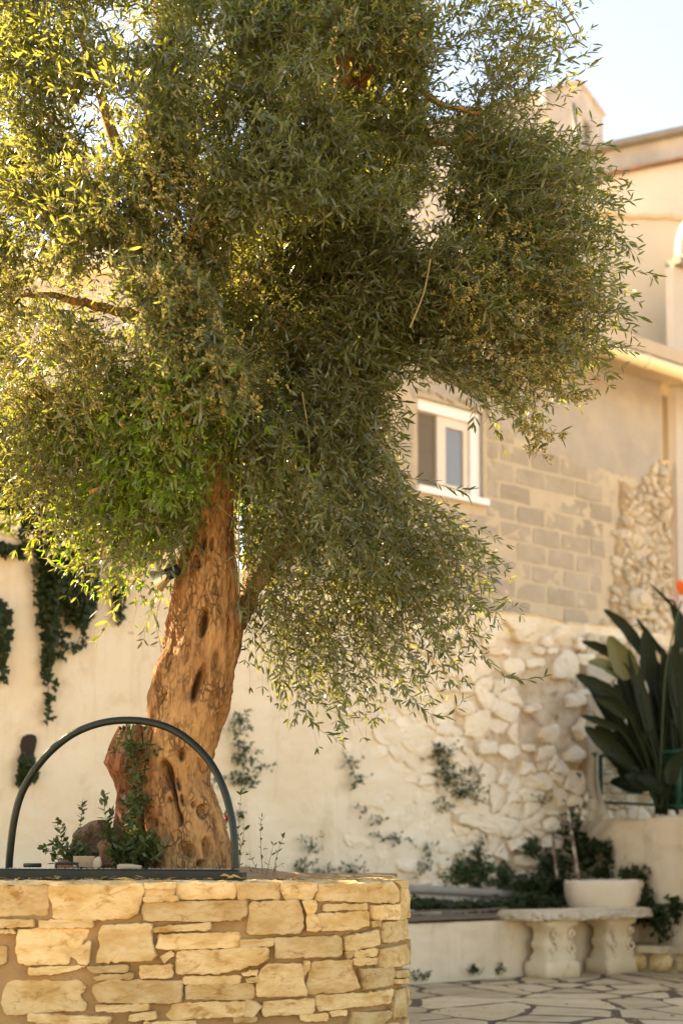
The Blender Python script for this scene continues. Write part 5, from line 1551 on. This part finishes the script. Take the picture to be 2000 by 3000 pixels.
wallherb('large loose green plant growing from the middle of the stone wall', [(1290, 2215, 28, 34, 40), (1300, 2280, 26, 40, 34), (1345, 2310, 30, 36, 36), (1390, 2290, 30, 30, 14), (1310, 2360, 16, 26, 10), (1400, 2350, 20, 16, 6)], .030)
wallherb('narrow hanging plant on the wall left of the large loose one', [(1030, 2240, 12, 22, 14), (1042, 2290, 12, 22, 14)], .030)
wallherb('tiny dark tuft in a wall crack under the narrow hanging plant', [(1062, 2375, 14, 10, 8)], .024)
wallherb('little green plant on the wall midway above the planter corner', [(1108, 2405, 10, 22, 11), (1112, 2440, 8, 14, 5)], .026)
wallherb('small round green plant in the wall just above the planter corner', [(1155, 2458, 20, 14, 14)], .028)
wallherb('green leafy tuft low on the wall right of the seedlings', [(900, 2470, 20, 18, 12), (905, 2510, 14, 16, 7)], .030)
wallherb('small pale green tuft on the wall near the fence corner', [(1600, 2345, 14, 14, 11)], .028)
wallherb('dark weeds in the wall foot gap behind the planter edge', [(960, 2555, 30, 14, 16), (1030, 2545, 30, 18, 18), (880, 2550, 30, 12, 10)], .028)
wallherb('brownish green weeds at the wall foot behind the planter corner', [(1240, 2500, 24, 26, 14), (1235, 2540, 20, 16, 10)], .026)
# ================================================================== bed behind the low wall: pipe, ground ivy, bushes, frame, net
pipe = empty('drain_pipe', tuple(on_plane(1200, 2606, (P0[0] + WN[0] * .5, P0[1] + WN[1] * .5), WN)), 'grey plastic drain pipe lying along the foot of the stone wall', 'pipe')
q = [on_plane(x, y, (P0[0] + WN[0] * .55, P0[1] + WN[1] * .55), WN) for x, y in ((900, 2600), (1200, 2606), (1360, 2613), (1512, 2622))]
MB().tube(smoothpts(q, 4), .031, 14).build('pipe_body', M['pvc'], pipe, smooth=True)
def bedherb(label, blobs, L, mat='ivy', name='ground_ivy', cat='ivy', Wr=.7):
    P = []
    for cx, cy, rx, ry, off, k in blobs:
        for _ in range(k):
            x, y = cx + random.gauss(0, rx * .5), cy + random.gauss(0, ry * .5)
            o2 = off + random.uniform(-.10, .10) * (.3 if off > .7 else 1)
            P.append(tuple(on_plane(x, y, (P0[0] + WN[0] * o2, P0[1] + WN[1] * o2), WN)))
    P = np.array(P)
    P[:, 2] = np.maximum(P[:, 2], LZ + .005)
    N = np.tile(np.array((-WN[0] * .7, -WN[1] * .7, .8)), (len(P), 1)) + rng.normal(0, .5, (len(P), 3))
    o = empty(name, tuple(P[np.argmin(P[:, 2])]), label, cat)
    V, li, ls = ivy_leaves(P, N, np.clip(rng.normal(L, L * .22, len(P)), L * .5, L * 1.5))
    build('foliage', V, (li, ls), M[mat], o, kind='stuff')
    return o
bedherb('dark ground ivy filling the bed between the pipe and the planks', [(1330, 2650, 200, 10, .32, 600), (1460, 2650, 120, 12, .32, 380), (1560, 2640, 100, 20, .38, 380), (1250, 2640, 60, 12, .3, 120)], .036)
bedherb('dense dark ivy mound climbing behind the marble basin and bench', [(1570, 2590, 80, 34, .5, 400), (1620, 2540, 46, 50, .6, 260), (1690, 2450, 46, 90, .68, 330), (1735, 2470, 34, 60, .68, 180), (1555, 2480, 26, 22, .70, 110), (1660, 2590, 60, 30, .5, 220)], .036)
bedherb('loose green bush at the foot of the stone wall left of the ivy mound', [(1390, 2540, 60, 40, .72, 190), (1370, 2565, 70, 30, .72, 150), (1470, 2580, 60, 20, .72, 90), (1480, 2550, 20, 30, .72, 40), (1400, 2490, 20, 40, .72, 40)], .034, mat='herb')
def rw_ivy(label, blobs, L):
    P = []
    for cx, cy, rx, ry, k in blobs:
        for _ in range(k):
            x, y = cx + random.gauss(0, rx * .5), cy + random.gauss(0, ry * .5)
            p = on_plane(x, y, (RC.x, RC.y), RN)
            P.append(tuple(p - Vector((RN.x, RN.y, 0)) * random.uniform(.02, .12)))
    P = np.array(P)
    N = np.tile(np.array((-RN.x, -RN.y, .4)), (len(P), 1)) + rng.normal(0, .45, (len(P), 3))
    o = empty('ivy', tuple(P[np.argmin(P[:, 2])]), label, 'ivy')
    V, li, ls = ivy_leaves(P, N, np.clip(rng.normal(L, L * .22, len(P)), L * .5, L * 1.5))
    build('foliage', V, (li, ls), M['ivy'], o, kind='stuff')
rw_ivy('dark ivy cascading down beside the right end of the basin', [(1885, 2575, 26, 40, 180), (1895, 2640, 36, 40, 240), (1930, 2670, 36, 30, 200), (1955, 2695, 18, 22, 70), (1860, 2560, 20, 20, 60)], .036)
rw_ivy('ivy strand crossing the white retaining wall above the basin', [(1765, 2470, 34, 20, 90), (1795, 2510, 14, 40, 80), (1740, 2500, 30, 40, 130), (1780, 2555, 40, 14, 70)], .034)
rw_ivy('small ivy tuft at the far right edge of the retaining wall', [(1996, 2660, 12, 40, 80)], .036)
rw_ivy('sparse small leaved tuft low on the white wall above the step', [(1962, 2738, 22, 16, 30)], .030)
# flaking white metal frame
mfr = empty('pipe_stand', tuple(at(1690, 2570, 10.2)), 'old flaking white metal rod stand leaning in the ivy behind the basin', 'stand')
MB().tube([at(1660, 2365, 10.35), at(1676, 2460, 10.28), at(1694, 2580, 10.2)], .0125, 10).build('leaning_rod', M['rustmetal'], mfr, smooth=True)
MB().tube([at(1620, 2453, 10.3), at(1678, 2454, 10.28)], .011, 10).build('cross_rod', M['rustmetal'], mfr, smooth=True)
MB().tube([at(1619, 2440, 10.3), at(1622, 2500, 10.27), at(1632, 2575, 10.22)], .0115, 10).build('upright_rod', M['rustmetal'], mfr, smooth=True)
MB().tube([at(1655, 2368, 10.36), at(1695, 2362, 10.36)], .008, 8).build('top_rod', M['rustdark'], mfr, smooth=True)
# ================================================================== fence on the raised bed and the loose net
fence = empty('wire_fence', tuple(rw(.2, .1, 1.1)), 'dark green wire mesh fence panel in front of the spiky plant', 'fence')
def rpx(x, y, off=.12): return on_plane(x, y, (RC.x + RN.x * off, RC.y + RN.y * off), RN)
def bar(n_, a, b, r, mat='fencegreen'): MB().tube([a, b], r, 8).build(n_, M[mat], fence, smooth=True)
bar('post', rpx(1738, 2206), rpx(1746, 2320), .020)
bar('post', rpx(1757, 2212), rpx(1759, 2350), .016)
bar('post', rpx(1986, 2195), rpx(1986, 2370), .016)
bar('rail', rpx(1757, 2214), rpx(2060, 2196), .012)
bar('rail', rpx(1757, 2350), rpx(2060, 2366), .010)
for k in range(30):
    x = 1764 + k * 9.2
    bar('wire', rpx(x, 2213 - k * .5), rpx(x, 2352 + k * .5), .0028)
for k in range(1, 5):
    f_ = k / 5
    bar('wire', rpx(1757, 2214 + 136 * f_), rpx(2050, 2197 + 168 * f_), .0028)
net = empty('net_strip', tuple(rpx(1750, 2420, 0)), 'pale torn plastic net strip hanging from the fence post', 'net')
def npt(a, b):
    c = [(1736, 2215, .05), (1736, 2260, .05), (1740, 2310, .03), (1752, 2350, -.02), (1752, 2390, -.05), (1728, 2440, -.08)]
    wdt = [16, 26, 34, 34, 66, 60]
    s = b * (len(c) - 1); i = min(int(s), len(c) - 2); f_ = s - i
    x = c[i][0] * (1 - f_) + c[i + 1][0] * f_ + (a - .5) * (wdt[i] * (1 - f_) + wdt[i + 1] * f_)
    y = c[i][1] * (1 - f_) + c[i + 1][1] * f_ + (a - .5) * 14
    return rpx(x, y, c[i][2] * (1 - f_) + c[i + 1][2] * f_ + .03 * math.sin(a * 9 + b * 5))
nm = MB()
for i in range(9):
    nm.tube([npt(i / 8, j / 30) for j in range(31)], .0038, 4)
for j in range(0, 31):
    nm.tube([npt(i / 8, j / 30) for i in range(9)], .0038, 4)
nm.build('mesh', M['net'], net, kind='stuff')
# ================================================================== bird of paradise plant
random.seed(9)
bop = empty('bird_of_paradise', tuple(at(1950, 2390, 10.1)), 'big dark spiky paddle leaved plant with one orange flower at the right edge', 'plant')
def paddle(b, m, t, wd, mat='paddle', fold=.35, petiole=True, base=None, side=None):
    """b base of blade, m middle, t tip (world points); wd half width"""
    P = smoothpts([b, m, t], 6)
    n = len(P)
    V, Fs = [], []
    L = (t - b).length
    tw = random.uniform(-.5, .5) if side is None else side
    for i, p in enumerate(P):
        s = i / (n - 1)
        d = (P[min(i + 1, n - 1)] - P[max(i - 1, 0)]).normalized()
        sd = d.cross(Vector((.0, -1, 0))).normalized()
        up = sd.cross(d)
        sd = (sd * math.cos(tw) + up * math.sin(tw)).normalized()
        up = sd.cross(d)
        w_ = wd * (math.sin(math.pi * min(1, s * .93 + .07) ** .8) ** .75) * (1 if s < .98 else .1)
        wv = 1 + .06 * math.sin(s * 23)
        V += [p + sd * w_ * wv + up * w_ * fold, p + sd * w_ * .5 + up * w_ * fold * .35, p, p - sd * w_ * .5 + up * w_ * fold * .35, p - sd * w_ * wv + up * w_ * fold]
    for i in range(n - 1):
        for k in range(4):
            Fs.append((i * 5 + k, i * 5 + k + 1, (i + 1) * 5 + k + 1, (i + 1) * 5 + k))
    build('leaf', V, Fs, M[mat], bop, smooth=True)
    if petiole:
        bb = base or at(1945 + random.uniform(-25, 45), 2385, 10.1 + random.uniform(-.1, .15))
        q = smoothpts([bb, bb.lerp(b, .55) + Vector((0, 0, .06)), b, b.lerp(m, .8)], 5)
        MB().tube(q, list(np.linspace(.014, .006, len(q))), 7).build('leaf_stalk', M['paddle'], bop, smooth=True)
def A3(x, y, Y): return at(x, y, Y)
PL = [((1885,1920,10.2),(1828,1838,10.2),(1766,1784,10.2),.045,'paddle'), ((1945,1925,10.25),(1898,1860,10.25),(1862,1810,10.25),.022,'paddle'), ((1850,1985,10.0),(1820,1930,10.0),(1781,1862,10.0),.085,'ochreleaf'), ((1899,1995,10.1),(1896,1920,10.1),(1884,1846,10.1),.062,'paddle'),
 ((1795,1920,10.1),(1752,1896,10.1),(1702,1878,10.1),.036,'paddle'), ((1815,1985,10.05),(1765,1948,10.05),(1720,1940,10.05),.045,'ochreleaf'), ((1815,2050,9.95),(1745,2010,9.95),(1684,1976,9.95),.055,'paddle'), ((1810,2135,9.95),(1752,2112,9.95),(1700,2096,9.95),.03,'paddle'),
 ((1980,1790,10.2),(1940,1748,10.2),(1899,1708,10.2),.016,'paddle'), ((1964,2298,9.7),(1972,2245,9.7),(2004,2196,9.65),.052,'paddle'), ((1990,1900,10.2),(1985,1820,10.2),(1962,1770,10.2),.05,'paddle'), ((1840,2100,9.9),(1790,2060,9.9),(1740,2045,9.9),.05,'paddle')]
for b, m, t, wd, mt in PL:
    paddle(A3(*b), A3(*m), A3(*t), wd, mt)
for k in range(120):
    an = random.uniform(-1.35, .9)
    Lp = random.uniform(170, 520)
    Y = random.uniform(9.95, 10.7)
    bx_, by_ = 1955 + random.uniform(-30, 60), 2370
    tx, ty = bx_ + math.sin(an) * Lp * .62, by_ - math.cos(an) * Lp
    if ty < 1800 or (tx < 1740 and ty > 2160) or (tx < 1800 and ty < 1960): continue
    f0 = random.uniform(.45, .62)
    paddle(A3(bx_ + (tx - bx_) * f0 * .85, by_ + (ty - by_) * f0, Y), A3(bx_ + (tx - bx_) * (f0 + 1) / 2, by_ + (ty - by_) * ((f0 + 1) / 2 + .03), Y), A3(tx, ty + 10, Y - .03), random.uniform(.035, .065), 'paddle', base=A3(bx_, by_, min(Y, 10.3)))
q = smoothpts([A3(1930, 2330, 10.0), A3(1945, 2000, 9.95), A3(1965, 1880, 9.95), A3(1986, 1790, 9.95), A3(1996, 1760, 9.95)], 5)
MB().tube(q, .006, 7).build('flower_stalk', M['herb'], bop, smooth=True)
Pn = np.array([tuple(A3(1992, 1745, 9.95))] * 7); Dn = np.array([(-.2, -.1, 1), (0, -.2, 1), (.3, -.1, 1), (.6, 0, .9), (-.05, .1, 1), (.2, -.4, .7), (.5, -.2, .5)], float)
V, li, ls = leaf_arrays(Pn, Dn, np.tile(np.array((0, -1., .2)), (7, 1)), .12, .045)
build('flower', V, (li, ls), M['orange'], bop)
Pn = np.array([tuple(A3(1996, 1755, 9.95))] * 2); Dn = np.array([(-1, 0, .28), (1, 0, .2)], float)
V, li, ls = leaf_arrays(Pn, Dn, np.tile(np.array((0, -1., .2)), (2, 1)), .10, .012)
build('bract', V, (li, ls), M['pink'], bop)
# ================================================================== cast stone bench
BC = (at(1702, 2860, 9.55).x, 9.63)
bd = Vector((.80, .60, 0)).normalized(); bnrm = Vector((-.60, .80, 0)).normalized()
bench = empty('stone_bench', (BC[0], BC[1], 0), 'curved cast stone bench with rough edged seat on two scrolled legs', 'bench')
random.seed(77)
def bpt(a, c, z):                                       # a along, c across (plus = away from camera), z up
    bow = -.10 * (1 - (a / .565) ** 2)                  # the seat bows towards the viewer
    return Vector((BC[0], BC[1], 0)) + bd * a + bnrm * (c + bow * .8 + .03) + Vector((0, 0, z))
prof = []
HLn, HW = .565, .185
for i in range(60): prof.append((-HLn + 2 * HLn * i / 60, -HW))
for i in range(14):
    th = -math.pi / 2 + math.pi * i / 14
    prof.append((HLn + .02 * math.cos(th), HW * math.sin(th)))
for i in range(60): prof.append((HLn - 2 * HLn * i / 60, HW))
for i in range(14):
    th = math.pi / 2 + math.pi * i / 14
    prof.append((-HLn + .02 * math.cos(th), HW * math.sin(th)))
n = len(prof)
def ringb(sc_, dz, j):
    r = []
    for i, (a, c) in enumerate(prof):
        k = 1 + j * fbm(a * 22, c * 22, dz * 30) + j * .8 * fbm(a * 60, c * 60, dz * 50)
        r.append(bpt(a * (1 - (1 - sc_) * .28) * (1 + (k - 1) * .25), c * sc_ * k, dz + j * .05 * fbm(a * 40, c * 40, 3)))
    return r
levels = [(.86, .372, .02), (.97, .374, .10), (1.03, .385, .16), (1.0, .402, .16), (.94, .424, .12), (.86, .438, .03)]
V = [p for l in levels for p in ringb(*l)]
Fs = []
for j in range(len(levels) - 1):
    for i in range(n):
        Fs.append((j * n + i, j * n + (i + 1) % n, (j + 1) * n + (i + 1) % n, (j + 1) * n + i))
Fs.append(tuple(range(n))[::-1])
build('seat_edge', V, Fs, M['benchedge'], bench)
V = ringb(.855, .4385, .01) + [bpt(0, 0, .440)] + ringb(.5, .440, .0)
Fs = [(i, (i + 1) % n, n + 1 + (i + 1) % n, n + 1 + i) for i in range(n)] + [tuple(n + 1 + i for i in range(n))]
build('seat_top', V, Fs, M['bench'], bench)
def leg(a0):
    # across widths (in the leg's own front, along c and a) by height: half width along a, half depth along c
    lv = [(0, .150, .118), (.004, .158, .124), (.085, .158, .124), (.098, .150, .118), (.104, .135, .105), (.125, .142, .110), (.15, .128, .098), (.175, .122, .092), (.20, .130, .102), (.225, .128, .100), (.245, .112, .085), (.265, .116, .088), (.285, .112, .084), (.305, .122, .094), (.325, .136, .104), (.335, .142, .11), (.340, .150, .115), (.366, .152, .117), (.371, .148, .113)]
    V, Fs = [], []
    N = 56
    for (z, ha, hc) in lv:
        for i in range(N):
            th = 2 * math.pi * i / N
            e = .32 if z < .1 or z > .33 else .52
            ca, sa_ = math.cos(th), math.sin(th)
            a = math.copysign(abs(ca) ** e, ca) * ha
            c = math.copysign(abs(sa_) ** e, sa_) * hc
            if .10 < z < .335:
                sw = 1 + .05 * math.sin(th * 2 + z * 38) + .03 * fbm(a * 30, c * 30, z * 30)
                a *= sw; c *= sw
            V.append(bpt(a0, 0, 0) + bd * (a + .002 * fbm(a * 40, c * 40, z * 40)) + bnrm * c + Vector((0, 0, z + .001)))
    for j in range(len(lv) - 1):
        for i in range(N):
            Fs.append((j * N + i, j * N + (i + 1) % N, (j + 1) * N + (i + 1) % N, (j + 1) * N + i))
    Fs.append(tuple((len(lv) - 1) * N + i for i in range(N)))
    Fs.append(tuple(range(N))[::-1])
    lg = build('leg', V, Fs, M['bench'], bench, smooth=True)
    for s in (-1, 1):                                   # the scrolls carved on the front
        for (zc_, r0, turn) in ((.19, .042, 1), (.285, .030, -1), (.135, .024, -1)):
            pts, rr = [], []
            for k in range(26):
                t = k / 25
                r = r0 * (1 - .82 * t)
                an = turn * s * (t * 7.5) + (math.pi / 2 if turn > 0 else -math.pi / 2)
                pts.append(bpt(a0, 0, 0) + bd * (s * .085 + r * math.cos(an)) + bnrm * -(.098 + .012 * t) + Vector((0, 0, zc_ + r * math.sin(an))))
                rr.append(.011 * (1 - .4 * t))
            MB().tube(pts, rr, 7).build('scroll', M['bench'], lg, smooth=True)
            pts = [p + bd * (.128 - s * .085) * 0 for p in pts]
        V2 = []
    pts, rr = [], []
    for k in range(26):                                 # scroll on the end that faces the viewer's right
        t = k / 25
        r = .045 * (1 - .8 * t)
        an = t * 8 + 1.5
        pts.append(bpt(a0, 0, 0) + bd * .124 + bnrm * (r * math.cos(an) - .01) + Vector((0, 0, .19 + r * math.sin(an))))
        rr.append(.012 * (1 - .4 * t))
    MB().tube(pts, rr, 7).build('scroll', M['bench'], lg, smooth=True)
leg(-.285)
leg(.285)
# ================================================================== marble basin on the wall end
basin = empty('marble_basin', tuple(at(1767, 2660, 10.12)), 'worn white marble basin standing behind the bench on the bed wall', 'basin')
bc = at(1767, 2600, 10.12)
zt = at(1767, 2578, 10.0).z
V, Fs = [], []
N = 64
lv = [(.72, 0), (.80, .004), (.86, .03), (.93, .08), (.98, .14), (1.0, .19), (1.0, .22), (.98, .235), (.93, .24), (.86, .235), (.80, .20), (.66, .12), (.4, .09)]
hz = lv[8][1]
for (s, z) in lv:
    for i in range(N):
        th = 2 * math.pi * i / N
        rx, ry = .272 * s, .20 * s
        e = .8
        ca, sa_ = math.cos(th), math.sin(th)
        x = math.copysign(abs(ca) ** e, ca) * rx * (1 + .02 * fbm(ca * 2, sa_ * 2, z * 9))
        y = math.copysign(abs(sa_) ** e, sa_) * ry * (1 + .02 * fbm(ca * 3, sa_ * 3, 5))
        V.append((bc.x + x + .004 * fbm(ca * 5, sa_ * 5, z * 30), bc.y + y - x * .10, zt - hz + z + .008 * fbm(ca * 2, sa_ * 2, 1) + .02 * (x / .27) * .3))
for j in range(len(lv) - 1):
    for i in range(N):
        Fs.append((j * N + i, j * N + (i + 1) % N, (j + 1) * N + (i + 1) % N, (j + 1) * N + i))
Fs.append(tuple(range(N))[::-1]); Fs.append(tuple((len(lv) - 1) * N + i for i in range(N)))
build('bowl', V, Fs, M['basin'], basin, smooth=True)
MB().box((bc.x - .17, bc.y - .13, LZ - .02), (.36, -.03, 0), (.03, .26, 0), (0, 0, max(.02, zt - hz - LZ + .026))).build('plinth', M['basin'], basin)
# weeds at the foot of the low wall
for lab, ss in (('small green weed sprouting at the foot of the low white wall', [(1390, 2858, 9.15), (1400, 2858, 9.15), (1382, 2860, 9.14)]), ('thin dry weeds at the wall foot beside the planter', [(1215, 2878, 8.82), (1250, 2874, 8.9), (1235, 2876, 8.86)]), ('tiny weed between low wall and front bench leg', [(1462, 2858, 9.3), (1470, 2856, 9.3)])):
    st_ = []
    for x, y, Y in ss:
        for _ in range(3):
            st_.append([(x, y, Y), (x + random.gauss(0, 5), y - 12, Y), (x + random.gauss(0, 10), y - random.uniform(16, 30), Y)])
    herb('weed', lab, 'weed', st_, 'herb', .026, .4, group='weeds along the low wall', gap=.014)
# ================================================================== flowering bush behind the left wall, and a hedge added for shade
def bush(label, blobs, n, L, flowers=0, name='bush', mat='fresh', fmat='pink'):
    Ps, Ns = [], []
    for (c, r, k) in blobs:
        m_ = int(n * k)
        v = rng.normal(0, 1, (m_, 3)); v /= np.linalg.norm(v, axis=1, keepdims=True)
        rad = rng.random((m_, 1)) ** .4
        Ps.append(np.array(c) + v * rad * np.array(r)); Ns.append(v)
    P = np.concatenate(Ps); N = np.concatenate(Ns)
    base = Vector((float(P[:, 0].mean()), float(P[:, 1].mean()), float(P[:, 2].min()) - .3))
    o = empty(name, tuple(base), label, 'bush')
    D = N + rng.normal(0, .6, N.shape) + np.array((0, 0, .3))
    V, li, ls = leaf_arrays(P, D, rng.normal(0, 1, N.shape) + np.array((0, 0, 1.)), np.clip(rng.normal(L, L * .2, len(P)), L * .5, L * 1.5), L * .3)
    build('foliage', V, (li, ls), M[mat], o, kind='stuff')
    for (c, r, k) in blobs:
        for _ in range(4):
            e = Vector(c) + Vector((random.gauss(0, r[0] * .4), random.gauss(0, r[1] * .4), random.gauss(0, r[2] * .3)))
            MB().tube([base + Vector((random.gauss(0, .1), random.gauss(0, .1), 0)), base.lerp(e, .6), e], [.02, .014, .006], 6).build('stem', M['twig'], o)
    if flowers:
        k = rng.integers(0, len(P), flowers)
        q = np.repeat(P[k] + N[k] * .05, 6, 0)
        V, li, ls = leaf_arrays(q, rng.normal(0, 1, q.shape), rng.normal(0, 1, q.shape), .035, .026)
        build('flowers', V, (li, ls), M[fmat], o, kind='stuff')
    return o
bush('bright green bush with pink flowers beyond the wall at far left', [((-2.05, 8.4, 3.25), (.28, .3, .5), .5), ((-2.25, 8.5, 2.75), (.35, .3, .4), .5)], 2600, .07, 26, mat='fresh')
bush('tall dense oleander hedge added out of view at left to shade the planter', [((-3.4, 8.0, 3.1), (.75, .5, 1.05), .3), ((-4.3, 7.35, 3.1), (.8, .5, 1.1), .3), ((-5.2, 6.7, 3.1), (.8, .5, 1.1), .25), ((-2.8, 8.4, 2.9), (.5, .4, .8), .15)], 16000, .11, 60, mat='herb')  # unseen hedge, added and raised to keep sun off planter and lower trunk
po = empty('rusty_pole', tuple(at(70, 1190, 8.3)), 'thin rusty pole rising from the wall top at the far left', 'pole')
MB().tube([wl(wt(72, 1500, 1.05)[0], 1.05, 2.5), on_plane(72, 1085, (P0[0] + WN[0] * 1.05, P0[1] + WN[1] * 1.05), WN)], .016, 8).build('pole_tube', M['rustdark'], po, smooth=True)

# dry bits blown over the paving
n = 170
Pn = np.stack([rng.uniform(.3, 2.7, n), rng.uniform(6.6, 9.6, n), np.full(n, .004)], 1)
Pn = Pn[((Pn[:, 0] - P0[0]) * WN[0] + (Pn[:, 1] - P0[1]) * WN[1]) < -.05]
n = len(Pn)
an = rng.uniform(0, 6.28, n)
V, li, ls = leaf_arrays(Pn, np.stack([np.cos(an), np.sin(an), rng.normal(.08, .12, n)], 1), np.stack([rng.normal(0, .3, n), rng.normal(0, .3, n), np.ones(n)], 1), rng.uniform(.015, .05, n), rng.uniform(.004, .014, n))
tag(build('leaf_litter', V, (li, ls), M['deadleaf']), 'dry leaf bits blown over the flagstone paving', 'litter', kind='stuff')
